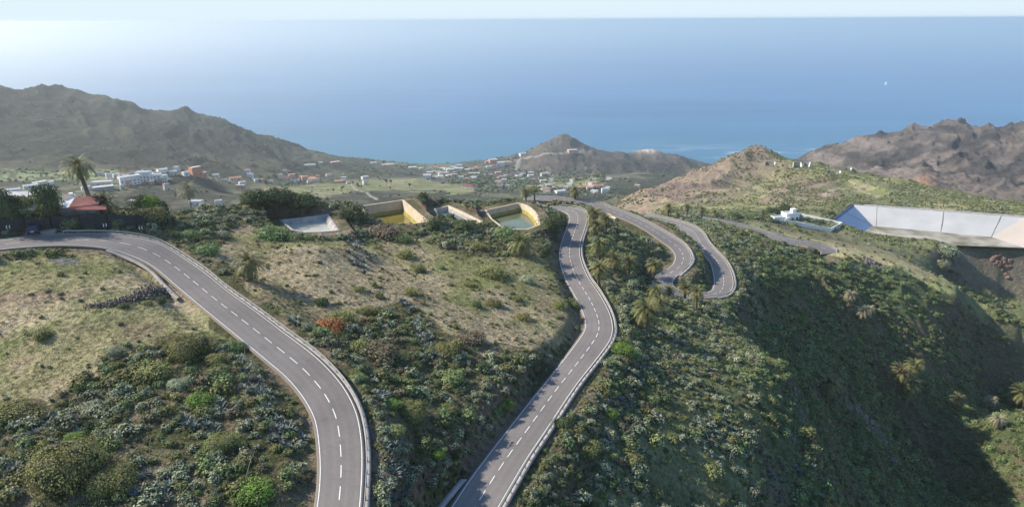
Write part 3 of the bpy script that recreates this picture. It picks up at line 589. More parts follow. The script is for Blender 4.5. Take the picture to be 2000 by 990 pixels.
def nz(scale, det=6, rough=.6):
    q = nt.nodes.new('ShaderNodeTexNoise'); q.inputs['Scale'].default_value = scale; q.inputs['Detail'].default_value = det; q.inputs['Roughness'].default_value = rough
    nt.links.new(geo.outputs['Position'], q.inputs['Vector']); return q
na, nb = nz(1.3), nz(.09, 8, .7)
nt_far = nt.nodes.new('ShaderNodeAttribute'); nt_far.attribute_name = 'rugged'
def mrange(src, a, b_, c, d):
    q = nt.nodes.new('ShaderNodeMapRange'); q.inputs[1].default_value = a; q.inputs[2].default_value = b_; q.inputs[3].default_value = c; q.inputs[4].default_value = d; nt.links.new(src, q.inputs[0]); return q.outputs[0]
mul = nt.nodes.new('ShaderNodeMath'); mul.operation = 'MULTIPLY'; nt.links.new(mrange(na.outputs[0], .3, .7, .62, 1.38), mul.inputs[0]); nt.links.new(mrange(nb.outputs[0], .3, .7, .7, 1.3), mul.inputs[1])
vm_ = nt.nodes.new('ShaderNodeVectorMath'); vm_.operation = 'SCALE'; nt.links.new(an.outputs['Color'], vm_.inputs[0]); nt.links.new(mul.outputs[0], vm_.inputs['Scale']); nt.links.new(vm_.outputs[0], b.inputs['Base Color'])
bp = nt.nodes.new('ShaderNodeBump'); bp.inputs['Strength'].default_value = .9; bp.inputs['Distance'].default_value = .35; nt.links.new(na.outputs[0], bp.inputs['Height'])
bp2 = nt.nodes.new('ShaderNodeBump'); bp2.inputs['Strength'].default_value = .8; bp2.inputs['Distance'].default_value = 5; nt.links.new(nb.outputs[0], bp2.inputs['Height']); nt.links.new(bp.outputs[0], bp2.inputs['Normal'])
nc = nz(.022, 9, .68); bp3 = nt.nodes.new('ShaderNodeBump'); bp3.inputs['Strength'].default_value = 1.0; bp3.inputs['Distance'].default_value = 16; nt.links.new(nc.outputs[0], bp3.inputs['Height']); nt.links.new(bp2.outputs[0], bp3.inputs['Normal'])
far_f = mrange(nt_far.outputs['Fac'], 0, 1, 0, 1)
bp3.inputs['Strength'].default_value = 1.0; nt.links.new(far_f, bp3.inputs['Strength']); nt.links.new(bp3.outputs[0], b.inputs['Normal'])
me.materials.append(gm_)
tag(link('terrain', me), kind='structure')

# ------------------------------------------------------------------ sea
rs = np.r_[0, np.exp(np.linspace(math.log(300), math.log(52000), 60))]; na_ = 128
V = [(0, 0, 0)]; F = []
for i, r_ in enumerate(rs[1:]):
    for k in range(na_): V.append((r_*math.cos(2*math.pi*k/na_), r_*math.sin(2*math.pi*k/na_), 0))
for k in range(na_): F.append((0, 1+k, 1+(k+1) % na_, 1+(k+1) % na_))
mb = bpy.data.meshes.new('sea'); Fq = [(0, 1+k, 1+(k+1) % na_) for k in range(na_)]
for i in range(len(rs)-2):
    o = 1+i*na_
    for k in range(na_): Fq.append((o+k, o+na_+k, o+na_+(k+1) % na_, o+(k+1) % na_))
mb.from_pydata(V, [], Fq); mb.update()
sm = bpy.data.materials.new('sea_water'); sm.use_nodes = True; nt = sm.node_tree; b = nt.nodes['Principled BSDF']
b.inputs['Roughness'].default_value = .42; b.inputs['IOR'].default_value = 1.33
geo = nt.nodes.new('ShaderNodeNewGeometry')
def mapn(sx, sy, scale, det=4, rough=.55, rz=0):
    mp = nt.nodes.new('ShaderNodeMapping'); mp.inputs['Scale'].default_value = (sx, sy, 1); mp.inputs['Rotation'].default_value = (0, 0, rz)
    nt.links.new(geo.outputs['Position'], mp.inputs[0]); q = nt.nodes.new('ShaderNodeTexNoise'); q.inputs['Scale'].default_value = scale; q.inputs['Detail'].default_value = det; q.inputs['Roughness'].default_value = rough
    nt.links.new(mp.outputs[0], q.inputs['Vector']); return q.outputs[0]
sx = nt.nodes.new('ShaderNodeSeparateXYZ'); nt.links.new(geo.outputs['Position'], sx.inputs[0])
def math_(op, a, b_=None, c=None):
    q = nt.nodes.new('ShaderNodeMath'); q.operation = op
    for i, v_ in enumerate((a, b_, c)):
        if v_ is None: continue
        if isinstance(v_, (int, float)): q.inputs[i].default_value = v_
        else: nt.links.new(v_, q.inputs[i])
    return q.outputs[0]
def mixc(f, c1, c2):
    q = nt.nodes.new('ShaderNodeMix'); q.data_type = 'RGBA'
    nt.links.new(f, q.inputs[0])
    for s_, v_ in ((q.inputs[6], c1), (q.inputs[7], c2)):
        if isinstance(v_, tuple): s_.default_value = (*v_, 1)
        else: nt.links.new(v_, s_)
    return q.outputs[2]
shallow = mrange(sx.outputs[1], 2350, 4300, 1, 0)
patch = mapn(.25, 1, .0007, 5, .6, .1)
strk = mapn(.10, 1, .0045, 5, .65, .06)
patch = math_('MULTIPLY_ADD', math_('SUBTRACT', strk, .5), .9, patch)
deep = mixc(mrange(patch, .35, .65, 0, 1), (.012, .082, .215), (.032, .138, .31))
cshal = mixc(mrange(patch, .3, .7, 0, 1), (.035, .155, .22), (.025, .13, .21))
c0 = mixc(math_('POWER', shallow, 1.6), deep, cshal)
foam = mapn(.22, 1, .012, 6, .65, .05)
fz = math_('MULTIPLY', mrange(foam, .50, .60, 0, 1), mrange(sx.outputs[1], 2480, 2950, 1, 0))
fz = math_('MULTIPLY', fz, mrange(sx.outputs[0], 380, 600, 0, 1))
c1 = mixc(math_('MULTIPLY', fz, .5), c0, (.75, .8, .8)); nt.links.new(c1, b.inputs['Base Color'])
wv = mapn(.5, 1, .05, 6, .7, .1); bp = nt.nodes.new('ShaderNodeBump'); bp.inputs['Strength'].default_value = .5; bp.inputs['Distance'].default_value = 1.2; nt.links.new(wv, bp.inputs['Height']); nt.links.new(bp.outputs[0], b.inputs['Normal'])
mb.materials.append(sm); tag(link('sea', mb), kind='structure')

# ------------------------------------------------------------------ road surfaces
def strip(name, rc, offs0, offs1, dz, m_, side=None, parent=None, i0=0, i1=None, thick=.3, sel=None):
    """strip along a road between two lateral offsets measured from the side's edge line (side 1 right, -1 left, 0 both)"""
    i1 = len(rc['s']) if i1 is None else i1
    c = rc['c'][i0:i1]; d = rc['d'][i0:i1]; hw = (rc['w']/2)[i0:i1, None]
    up = np.array([0, 0, 1.0])
    if side == 0: A1 = c-d*(hw+offs0); B1 = c+d*(hw+offs1)
    else: A1 = c+side*d*(hw+offs0); B1 = c+side*d*(hw+offs1)
    A1 = A1+up*dz; B1 = B1+up*dz
    if side == -1: A1, B1 = B1, A1
    n_ = len(c); V = np.concatenate([A1, B1, A1-up*thick, B1-up*thick]); i = np.arange(n_-1)
    Fs = [np.stack([i, i+n_, i+n_+1, i+1], 1), np.stack([i+2*n_, i, i+1, i+2*n_+1], 1), np.stack([i+n_, i+3*n_, i+3*n_+1, i+n_+1], 1)]
    if thick == 0: Fs = Fs[:1]; V = V[:2*n_]
    return link(name, mesh_np(name, V, np.concatenate(Fs)), m_, parent)
def road_mesh(rc):
    c = rc['c']; d = rc['d']; hw = (rc['w']/2)[:, None]+.35; nc = 17; L_ = np.linspace(-1, 1, nc); n_ = len(c)
    V = np.concatenate([c+d*hw*l for l in L_]+[c-d*hw-[0, 0, .3], c+d*hw-[0, 0, .3]]); i = np.arange(n_-1); F = []
    for q in range(nc-1): F.append(np.stack([i+q*n_, i+(q+1)*n_, i+(q+1)*n_+1, i+q*n_+1], 1))
    F.append(np.stack([i+nc*n_, i, i+1, i+nc*n_+1], 1)); F.append(np.stack([i+(nc-1)*n_, i+(nc+1)*n_, i+(nc+1)*n_+1, i+(nc-1)*n_+1], 1))
    me = mesh_np('road', V, np.concatenate(F)); a = me.attributes.new('lat', 'FLOAT', 'POINT'); a.data.foreach_set('value', np.concatenate([np.full(n_, l) for l in L_]+[np.full(n_, -1.), np.full(n_, 1.)]).astype(np.float32))
    return link('road', me, ROADM)
ROADM = bpy.data.materials.new('worn_asphalt'); ROADM.use_nodes = True; nt = ROADM.node_tree; b = nt.nodes['Principled BSDF']; b.inputs['Roughness'].default_value = .88; b.inputs['Specular IOR Level'].default_value = .25
geo = nt.nodes.new('ShaderNodeNewGeometry'); an = nt.nodes.new('ShaderNodeAttribute'); an.attribute_name = 'lat'
al_ = math_('ABSOLUTE', an.outputs['Fac']); d1 = math_('ABSOLUTE', math_('SUBTRACT', math_('ABSOLUTE', math_('SUBTRACT', al_, .47)), .2))
trk = mrange(d1, 0, .11, 1, 0); big = nz(.07, 5, .6); fine = nz(2.2, 6, .7); stn = nz(.35, 4, .7)
ptc = nt.nodes.new('ShaderNodeTexVoronoi'); ptc.inputs['Scale'].default_value = .045; nt.links.new(geo.outputs['Position'], ptc.inputs['Vector'])
f1 = math_('MULTIPLY_ADD', mrange(big.outputs[0], .35, .65, 0, 1), .22, .86); f1 = math_('MULTIPLY', f1, math_('MULTIPLY_ADD', trk, .10, .96)); f1 = math_('MULTIPLY', f1, mrange(fine.outputs[0], .3, .7, .90, 1.10)); f1 = math_('MULTIPLY', f1, mrange(stn.outputs[0], .30, .42, .86, 1))
f1 = math_('MULTIPLY', f1, math_('MULTIPLY_ADD', math_('GREATER_THAN', an.outputs['Fac'], 0), -.05, 1.02))
sv_ = nt.nodes.new('ShaderNodeVectorMath'); sv_.operation = 'SCALE'; sv_.inputs[0].default_value = (.168, .151, .139); nt.links.new(f1, sv_.inputs['Scale'])
vg_ = mixc(mrange(al_, .955, 1.0, 0, .7), sv_.outputs[0], (.2, .16, .11)); nt.links.new(vg_, b.inputs['Base Color'])
bp = nt.nodes.new('ShaderNodeBump'); bp.inputs['Strength'].default_value = .3; bp.inputs['Distance'].default_value = .02; nt.links.new(fine.outputs[0], bp.inputs['Height']); nt.links.new(bp.outputs[0], b.inputs['Normal'])
for k, rc in enumerate(RC):
    r_ = tag(road_mesh(rc), kind='structure')
    strip('edge_line', rc, -.095, 0.0, .02, MT['paint'], -1, r_, thick=0); strip('edge_line', rc, -.095, 0, .02, MT['paint'], 1, r_, thick=0)
    # dashes
    mbd = MB(); S = rc['s']; per = 3.7; s0 = .4
    f = lambda s_: np.array([np.interp(s_, S, rc['c'][:, q]) for q in range(3)]); fd = lambda s_: np.array([np.interp(s_, S, rc['d'][:, q]) for q in range(3)])
    while s0 < S[-1]-3:
        pts = [s0+q*.55 for q in range(5)]; V = []
        for s_ in pts: V += [f(s_)-fd(s_)*.058+np.array([0, 0, .025]), f(s_)+fd(s_)*.058+np.array([0, 0, .025])]
        mbd.add(V, [(2*q, 2*q+1, 2*q+3, 2*q+2) for q in range(4)]); s0 += per
    mbd.build('centre_line', MT['paint'], r_)
    if k == 0: tag(strip('kerb', rc, .45, 1.05, .05, MT['concrete'], 1), kind='structure')
# pale gutter beside the inner edge of the upper road and ditch by the lower one
def near_s(rc, px, py):
    qx, qy, _ = to_px(rc['c']-rc['d']*rc['w'][:, None]/2); return int(np.argmin((qx-px)**2+(qy-py)**2))
a, b_ = near_s(RC[0], 212, 486), near_s(RC[0], 367, 580)
gut = RC[0]; n_ = abs(b_-a); g2 = {k: v[a:b_].copy() for k, v in gut.items()}; g2['w'] = g2['w']+2*np.linspace(0, 1.0, len(g2['w']))
tag(strip('kerb', g2, .45, 1.25, .02, MT['concrete'], -1), kind='structure')
a, b_ = near_s(RC[1], 868, 1010), near_s(RC[1], 925, 925)
a, b_ = min(a, b_), max(a, b_); g2 = {k: v[a:b_].copy() for k, v in RC[1].items()}; g2['w'] = g2['w']+2*np.linspace(.1, .9, len(g2['w']))[::-1]*1.0
tag(strip('kerb', g2, .4, 1.3, .06, MT['concrete_d'], -1), kind='structure')

# guardrails: posts and W beam
post_me = MB().box((0, 0, .1), (.1, .14, 1.3)).mesh('post', MT['steel_d'])
def guardrail(rc, side, sa, sb, gap, label, spacing, off=.62):
    S = rc['s']; ss = np.arange(sa, sb, 1.0); c = np.stack([np.interp(ss, S, rc['c'][:, q]) for q in range(3)], 1); d = np.stack([np.interp(ss, S, rc['d'][:, q]) for q in range(3)], 1); hw = np.interp(ss, S, rc['w'])/2
    P = c+side*d*(hw+off)[:, None]; root = empty('guardrail', P[0]); tag(root, label, 'guardrail', 'guardrails along the winding roads')
    o3 = P[0]; prof = [(.05, .46), (-.03, .54), (.05, .61), (-.03, .68), (.05, .78), (.10, .78), (.02, .68), (.10, .61), (.02, .54), (.10, .46)]
    V = []
    for i in range(len(P)):
        for a, z in prof: V.append(P[i]-side*d[i]*(a)+np.array([0, 0, z])-o3)
    V = np.array(V); m = len(prof); F = []
    for i in range(len(P)-1):
        for k in range(m): F.append((i*m+k, i*m+(k+1) % m, (i+1)*m+(k+1) % m, (i+1)*m+k))
    link('rail_beam', mesh_np('rail_beam', V, np.array(F)), MT['steel'], root)
    s_ = 0; np_ = 0
    while s_ < len(P)-1 and np_ < 100:
        i = int(s_); fr = s_-i; q = P[i]*(1-fr)+P[i+1]*fr-o3
        p_ = link('post', post_me, None, root); p_.location = q; p_.rotation_euler = (0, 0, math.atan2(d[i][1], d[i][0])); s_ += spacing; np_ += 1
LS = [rc['s'][-1] for rc in RC]
def sfind(k, px, py):
    qx, qy, _ = to_px(RC[k]['c']+RC[k]['d']*RC[k]['w'][:, None]/2); return RC[k]['s'][int(np.argmin((qx-px)**2+(qy-py)**2))]
def sfindl(k, px, py):
    qx, qy, _ = to_px(RC[k]['c']-RC[k]['d']*RC[k]['w'][:, None]/2); return RC[k]['s'][int(np.argmin((qx-px)**2+(qy-py)**2))]
guardrail(RC[0], 1, sfind(0, 128, 458), LS[0], 0, 'steel guardrail round the outer side of the upper road, behind the car park entrance', 2.1)
guardrail(RC[1], 1, 0, sfind(1, 1133, 480), 0, 'steel guardrail on the valley side of the middle road, from bottom edge up', 2.1)
guardrail(RC[1], 1, sfind(1, 1133, 480)+2, sfind(1, 1090, 404), 0, 'steel guardrail round the bend of the middle road beside the palm grove', 2.1)
guardrail(RC[1], -1, sfindl(1, 1040, 385), sfindl(1, 1327, 534), 0, 'steel guardrail on the far side of the road behind the palm grove', 2.1)
guardrail(RC[1], 1, sfind(1, 1400, 580), sfind(1, 1262, 418), 0, 'steel guardrail round the outermost hairpin above the green ravine', 2.1)
guardrail(RC[2], -1, 0, LS[2], 0, 'low pale guardrail along the farthest road leg below the white compound', 4)

for sa_, sb_ in ((0, sfind(1, 1090, 404)), (sfind(1, 1398, 580), LS[1])): tag(strip('kerb', RC[1], .45, 1.05, .05, MT['concrete'], 1, None, int(sa_), int(sb_)+1), kind='structure')
# pale kerb along the far side of the leg behind the palms (rail stands on it)
s0 = int(sfindl(1, 1040, 385)); s1 = int(sfindl(1, 1322, 540)); tag(strip('kerb', RC[1], .38, 1.3, .05, MT['concrete'], -1, None, s0, s1), kind='structure')
tag(strip('kerb', RC[2], .38, 1.3, .05, MT['concrete'], -1), kind='structure')

# ------------------------------------------------------------------ ponds
def pond(key, wm, wallm, label, lower=None, wallm2=None, thick=.55):
    p = PONDS[key]; P = p['P']; z = p['z']; cx, cy_ = P[:, 0].mean(), P[:, 1].mean()
    root = empty('irrigation_pond', (cx, cy_, z)); tag(root, label, 'reservoir', 'irrigation ponds on the plateau')
    O = P[:, :2]; I = off_poly(P, thick); I2 = off_poly(P, thick+.25); n_ = len(O); c = np.array([cx, cy_])
    mb_ = MB(); zt = .12
    ring = lambda Q, zz: [(q[0]-cx, q[1]-cy_, zz) for q in Q]
    wz = -p['water']
    V = ring(O, -3.5)+ring(O, zt)+ring(I, zt)+ring(I2, wz+.9); F = []
    for i in range(n_):
        j = (i+1) % n_
        F += [(i, j, n_+j, n_+i), (n_+i, n_+j, 2*n_+j, 2*n_+i), (2*n_+i, 2*n_+j, 3*n_+j, 3*n_+i)]
    mb_.add(V, F); mb_.build('retaining_wall', wallm, root)
    I3 = off_poly(P, thick+1.6); mb2 = MB(); V = ring(I2, wz+.9)+ring(I3, wz-1.2); F = []
    for i in range(n_):
        j = (i+1) % n_; F.append((i, j, n_+j, n_+i))
    mb2.add(V, F); mb2.build('lining', lower or wallm, root)
    # water surface as a fan cut at the lining
    I4 = off_poly(P, thick+.55); V = ring(I4, wz); mbw = MB().add(V, [tuple(range(n_))]); mbw.build('water_surface', wm, root)
    bpyV = ring(off_poly(P, -.2), -p['depth']-.2); MB().add(bpyV, [tuple(range(n_))]).build('pond_bed', MT['mud'], root)
    return root
pond('a', MT['w_grey'], MT['concrete_d'], 'small walled pond with flat pale grey water below the dark tree clump')
pond('b', MT['w_yellow'], MT['beige'], 'deep square pond with beige walls and mustard yellow lining', MT['yellow'])
pond('c', MT['w_teal'], MT['beige'], 'narrow overgrown pond of dark teal water between two larger ponds', MT['concrete_d'])
pond('d', MT['w_green'], MT['beige'], 'round cornered pond with curved cream wall beside the middle road', MT['yellow'])

# ------------------------------------------------------------------ the large lined reservoir
rim = [np.array(q) for q in [H_(1628, 428, 113), H_(1665, 400, 113), H_(2000, 424.5, 113), H_(2170, 437, 113)]]
toe = [np.array(q) for q in [H_(1688, 452, 120), H_(1704, 441, 120), H_(1937, 463, 120), H_(2000, 484, 120)]]
frt = [np.array(q) for q in [H_(1688, 452, 120), H_(1760, 465, 120), H_(1860, 479, 120), H_(2000, 489, 120)]]
root = empty('water_reservoir', toe[1]); tag(root, 'huge nearly empty reservoir with pale grey sloped liner and muddy floor', 'reservoir'); o3 = toe[1]
def face(name, pts, m_, th_=.0):
    mb_ = MB(); P_ = [np.array(q)-o3 for q in pts]; mb_.add(P_, [tuple(range(len(P_)))]); return mb_.build(name, m_, root)
up = np.array([0, 0, 1.0])
rb = np.array(H_(2150, 480, 113))
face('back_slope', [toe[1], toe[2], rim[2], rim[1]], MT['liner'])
face('shaded_slope', [toe[0], toe[1], rim[1], rim[0]], MT['liner_b'])  # shade on this face is painted by the darker blue colour
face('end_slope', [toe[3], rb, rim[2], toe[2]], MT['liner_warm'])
face('reservoir_floor', [toe[0]-up*.02, frt[1], frt[2], toe[3]-up*.02, toe[2]-up*.02, toe[1]-up*.02], MT['mud'])
def bar(name, a, b_, wd, m_, lift=.08):
    a = np.array(a)-o3+up*lift; b_ = np.array(b_)-o3+up*lift; return MB().tube([a, b_], wd, 4).build(name, m_, root)
def lineat(a, b_, qx):
    ts = np.linspace(0, 1, 200); P_ = a[None]*(1-ts[:, None])+b_[None]*ts[:, None]; ax2, _, _ = to_px(P_); return P_[int(np.argmin(np.abs(ax2-qx)))]
for xt, xb_ in ((1713, 1711), (1842, 1837), (1956, 1936)): bar('liner_seam', lineat(rim[1], rim[2], xt), lineat(toe[1], toe[2], xb_), .16, MT['concrete_d'])
bar('liner_seam', rim[1], toe[1], .16, MT['liner_d']); bar('liner_seam', (rim[0]+rim[1])/2, toe[1], .12, MT['liner_d']); bar('rim_edge', rim[0], rim[1], .5, MT['concrete'], .1)
dv = (rim[2]-rim[1]); dv /= np.linalg.norm(dv); nv = np.array([-dv[1], dv[0], 0]); 
mb_ = MB(); P_ = [rim[1]-o3, rim[3]-o3, rim[3]+nv*3-o3, rim[1]+nv*3-o3]; P_ = [q+up*.25 for q in P_]; mb_.add(P_+[q-up*1.5 for q in P_], [(0, 1, 2, 3), (4, 5, 1, 0), (5, 6, 2, 1), (6, 7, 3, 2), (7, 4, 0, 3)]); mb_.build('crest_path', MT['concrete_d'], root)
# fence on the crest
fr = empty('fence', rim[1]+nv*3.3); tag(fr, 'thin wire fence along the crest of the big reservoir', 'fence')
L_ = np.linalg.norm(rim[3]-rim[1]); ptsf = [dv*s_ for s_ in np.arange(0, L_, 4)]
mbp = MB()
for zz in (.6, 1.2, 1.8): mbp.tube([ptsf[0]+up*zz+up*.2, ptsf[-1]+up*zz+(rim[3]-rim[1])[2]*up+up*.2], .03, 4)
mbp.build('fence_wire', MT['steel_d'], fr)
pm = MB().box((0, 0, .9), (.12, .12, 2.2)).mesh('fence_post', MT['steel_d'])
for q in ptsf[::1][:70]: o = link('fence_post', pm, None, fr); o.location = q+up*.2

# ------------------------------------------------------------------ houses
def house(loc, rz, w_, l_, h_, wall='white', roof='flat', label='', cat='house', group=None, wins=3, name='house', roofm=None, detail=True, rise=1.6, floors=1, sink=2.5, tower=False):
    root = empty(name, loc, rz); tag(root, label, cat, group)
    mb_ = MB().box((0, 0, (h_-sink)/2), (w_, l_, h_+sink)); body = mb_.build('wall', MT[wall], root)
    if roof == 'flat':
        m_ = MB(); t_ = .3
        m_.box((0, 0, h_+.06), (w_-2*t_, l_-2*t_, .1)); m_.build('roof', MT[roofm or 'greyroof'], root)
        p_ = MB()
        for sx_, sy_, a_, b2 in ((0, 1, w_, t_), (0, -1, w_, t_), (1, 0, t_, l_-2*t_), (-1, 0, t_, l_-2*t_)):
            p_.box((sx_*(w_/2-t_/2), sy_*(l_/2-t_/2), h_+.25), (a_, b2, .498))
        p_.build('parapet', MT[wall], root)
        if tower: MB().box((w_*.2, 0, h_+1.3), (w_*.3, l_*.45, 2.4)).build('roof_room', MT[wall], root)
    else:
        o_ = .4; a_, b2 = w_/2+o_, l_/2+o_
        if roof == 'gable':
            V = [(-a_, -b2, h_), (a_, -b2, h_), (a_, b2, h_), (-a_, b2, h_), (-a_, 0, h_+rise), (a_, 0, h_+rise)]; F = [(0, 1, 5, 4), (2, 3, 4, 5), (0, 4, 3), (1, 2, 5), (3, 2, 1, 0)]
        else:
            rr_ = max(.1, a_-b2); V = [(-a_, -b2, h_), (a_, -b2, h_), (a_, b2, h_), (-a_, b2, h_), (-rr_, 0, h_+rise), (rr_, 0, h_+rise)]; F = [(0, 1, 5, 4), (2, 3, 4, 5), (0, 4, 3), (1, 2, 5), (3, 2, 1, 0)]
        MB().add(V, F).build('roof', MT[roofm or 'tile'], root)
    if detail:
        for fl in range(floors):
            zc_ = fl*3+1.6
            for k in range(wins):
                x_ = (k-(wins-1)/2)*(w_/max(wins, 1))
                if fl == 0 and k == wins//2: MB().box((x_, -l_/2-.02, 1.05), (1.1, .08, 2.1)).build('door', MT['door'], root); continue
                fo = MB().box((x_, -l_/2-.01, zc_), (1.5, .10, 1.5)).build('window', MT['whitep' if wall != 'white' else 'greywall'], root)
                MB().box((x_, -l_/2-.045, zc_), (1.2, .08, 1.2)).build('pane', MT['glassdark'], fo)
    return root
def face_cam(p): return -math.atan2(p[0], p[1])
def dist_m(px, p): # metres for a width in photo pixels at point p
    return px*((np.array(p)-np.array([0, 0, CAMZ]))@FWD)/FPX
HS = [ # px, py(base), width px, depth factor, height m, wall, roof, windows, label, category
 (27, 378, 26, .5, 4, 'white', 'flat', 3, 'low white farmhouse standing farthest left in the valley, before the terraces'),
 (61, 370, 26, .5, 4.5, 'white', 'flat', 3, 'white house with flat roof left of the pale domed shed in the valley'),
 (80, 366, 24, .6, 6, 'offwhite', 'flat', 0, 'pale windowless shed joined between two white houses in the valley'),
 (97, 365, 18, .6, 5.5, 'white', 'flat', 2, 'white house at the end of the row before the terraces'),
 (137, 397, 24, .8, 5, 'white', 'flat', 3, 'white house with roof room just behind the red roofed shed'),
 (122, 404, 18, .7, 3, 'offwhite', 'flat', 0, 'low pale outbuilding beside the white house behind the red roof'),
 (200, 362, 40, .4, 4, 'offwhite', 'flat', 4, 'long cream barn behind the crown of the tallest palm'),
 (202, 372, 40, .5, 4, 'greywall', 'flat', 3, 'long grey building below the cream barn'),
 (168, 371, 16, .5, 3, 'white', 'flat', 0, 'small white tank house beside the tallest palm trunk'),
 (254, 361, 40, .35, 9, 'white', 'flat', 5, 'large white building at the near end of the white complex'),
 (283, 354, 28, .45, 10, 'white', 'flat', 4, 'tall white middle block of the white complex on the bluff'),
 (305, 354, 22, .5, 7, 'white', 'flat', 3, 'white block with two rows of dark windows on the bluff'),
 (320, 352, 16, .6, 5, 'white', 'flat', 3, 'low white wing at the far end of the white complex'),
 (318, 341, 20, .5, 6, 'white', 'flat', 3, 'white upper house behind the bluff complex'),
 (338, 342, 16, .6, 4, 'offwhite', 'flat', 2, 'small cream house beside the tree on the bluff'),
 (345, 334, 10, .8, 6, 'white', 'flat', 1, 'narrow white house with overhanging roof above the bluff'),
 (363, 343, 12, .7, 4, 'white', 'flat', 1, 'small white house between the bluff tree and the orange house'),
 (383, 342, 22, .6, 9, 'orange', 'flat', 2, 'tall orange house with white roof at the end of the bluff'),
 (396, 345, 16, .6, 4.5, 'pink', 'flat', 2, 'low salmon annex beside the tall orange house'),
 (460, 353, 24, .4, 4, 'offwhite', 'gable', 2, 'cream gabled house on the slope right of the orange house'),
 (470, 368, 20, .4, 4, 'pink', 'flat', 2, 'pink house with white roof edge below the cream gabled house'),
 (384, 400, 26, .5, 3.5, 'white', 'flat', 2, 'white shed seen behind the lone palm by the plateau edge'),
 (427, 398, 14, .4, 3, 'white', 'flat', 0, 'tiny white hut on the gully side right of the lone palm'),
 (514, 388, 42, .5, 4, 'offwhite', 'gable', 0, 'pale metal roofed barn just beyond the dark tree clump'),
 (561, 352, 16, .5, 5, 'offwhite', 'hip', 2, 'cream house with red roof left of the green field'),
 (577, 355, 16, .5, 4, 'white', 'flat', 2, 'white house beside the red roofed house by the green field'),
 (611, 354, 24, .5, 5, 'offwhite', 'hip', 3, 'wide cream house above the green field'),
 (605, 325, 24, .4, 4, 'offwhite', 'flat', 2, 'long pale house high on the left mountain foot'),
 (626, 320, 8, .8, 4, 'white', 'flat', 1, 'tiny white house between two long houses on the mountain foot'),
 (655, 320, 20, .5, 5, 'orange', 'flat', 2, 'red walled house with white roof edge high on the mountain foot'),
 (662, 357, 16, .5, 3.5, 'pink', 'hip', 2, 'salmon roofed house at the head of the dirt track'),
 (730, 320, 12, .6, 4, 'white', 'flat', 1, 'white house on the seaward skyline beside a dark tree'),
 (757, 324, 26, .4, 4, 'pink', 'flat', 2, 'long pink house on the seaward skyline'),
 (806, 329, 16, .6, 4, 'white', 'flat', 2, 'white house on the skyline above the grey cliff'),
 (834, 349, 16, .7, 8, 'white', 'flat', 3, 'bright white three storey house left end of the village'),
 (839, 339, 14, .6, 4, 'offwhite', 'flat', 2, 'cream house just above the white three storey house'),
 (855, 349, 24, .4, 5, 'white', 'flat', 3, 'long white terrace house right of the three storey house'),
 (877, 346, 12, .5, 5, 'white', 'flat', 2, 'white house at the bend of the village street'),
 (862, 331, 14, .6, 4, 'white', 'flat', 2, 'white house nearest the shore on the village skyline'),
 (881, 334, 20, .5, 5, 'offwhite', 'flat', 3, 'cream house in the upper village row'),
 (896, 334, 18, .6, 8, 'white', 'flat', 3, 'tall white house in the middle of the upper village'),
 (896, 325, 14, .5, 4, 'white', 'flat', 2, 'white house touching the sea line above the village'),
 (870, 340, 14, .6, 4, 'offwhite', 'flat', 2, 'cream house below the upper village row'),
 (912, 334, 14, .6, 4, 'greywall', 'flat', 2, 'grey house right of the tall white village house'),
 (930, 341, 14, .6, 4, 'white', 'flat', 2, 'white house among dark trees right of the village'),
 (943, 344, 12, .6, 4, 'offwhite', 'flat', 1, 'cream house among dark trees right of the village'),
 (963, 317, 18, .6, 8, 'orange', 'flat', 2, 'orange house on the ridge at the foot of the pointed peak'),
 (978, 324, 16, .6, 9, 'white', 'flat', 3, 'white block below the orange ridge house'),
 (1021, 303, 14, .5, 4, 'white', 'flat', 2, 'white house on the shoulder of the pointed peak'),
 (1118, 297, 20, .5, 6, 'pink', 'flat', 2, 'pale pink house with white front high on the pointed peak'),
 (917, 368, 28, .5, 4.5, 'offwhite', 'hip', 3, 'red roofed house alone below the village'),
 (977, 366, 10, .6, 4, 'white', 'flat', 1, 'small white house in the wooded valley right of the red roofed one'),
 (988, 345, 8, .6, 4, 'offwhite', 'flat', 1, 'tiny cream house in the wood under the peak road'),
 (1068, 364, 12, .5, 4, 'white', 'flat', 1, 'white house left of the tan hamlet'),
 (1094, 378, 22, .5, 4.5, 'white', 'flat', 3, 'white house behind the single palm of the far hairpin'),
 (1132, 371, 14, .6, 5, 'pink', 'hip', 2, 'pinkish house at the left of the tan hamlet'),
 (1142, 368, 12, .6, 5, 'pink', 'hip', 2, 'second pinkish house in the tan hamlet, slightly higher'),
 (1152, 371, 14, .6, 5, 'offwhite', 'hip', 2, 'cream house in the middle of the tan hamlet'),
 (1163, 368, 14, .6, 5, 'offwhite', 'hip', 2, 'cream house at the right of the tan hamlet'),
 (1162, 361, 10, .6, 5, 'pink', 'flat', 1, 'pink house above the tan hamlet'),
 (1190, 352, 12, .6, 4, 'offwhite', 'flat', 1, 'cream house near the valley road right of the tan hamlet'),
 (1244, 366, 12, .6, 4, 'pink', 'flat', 1, 'lone pink house on the brown hillside edge'),
 (822, 331, 10, .6, 4, 'offwhite', 'flat', 1, 'cream house between skyline cliff and village'),
 (952, 318, 10, .6, 4, 'greywall', 'flat', 1, 'grey house beside the orange ridge house'),
]
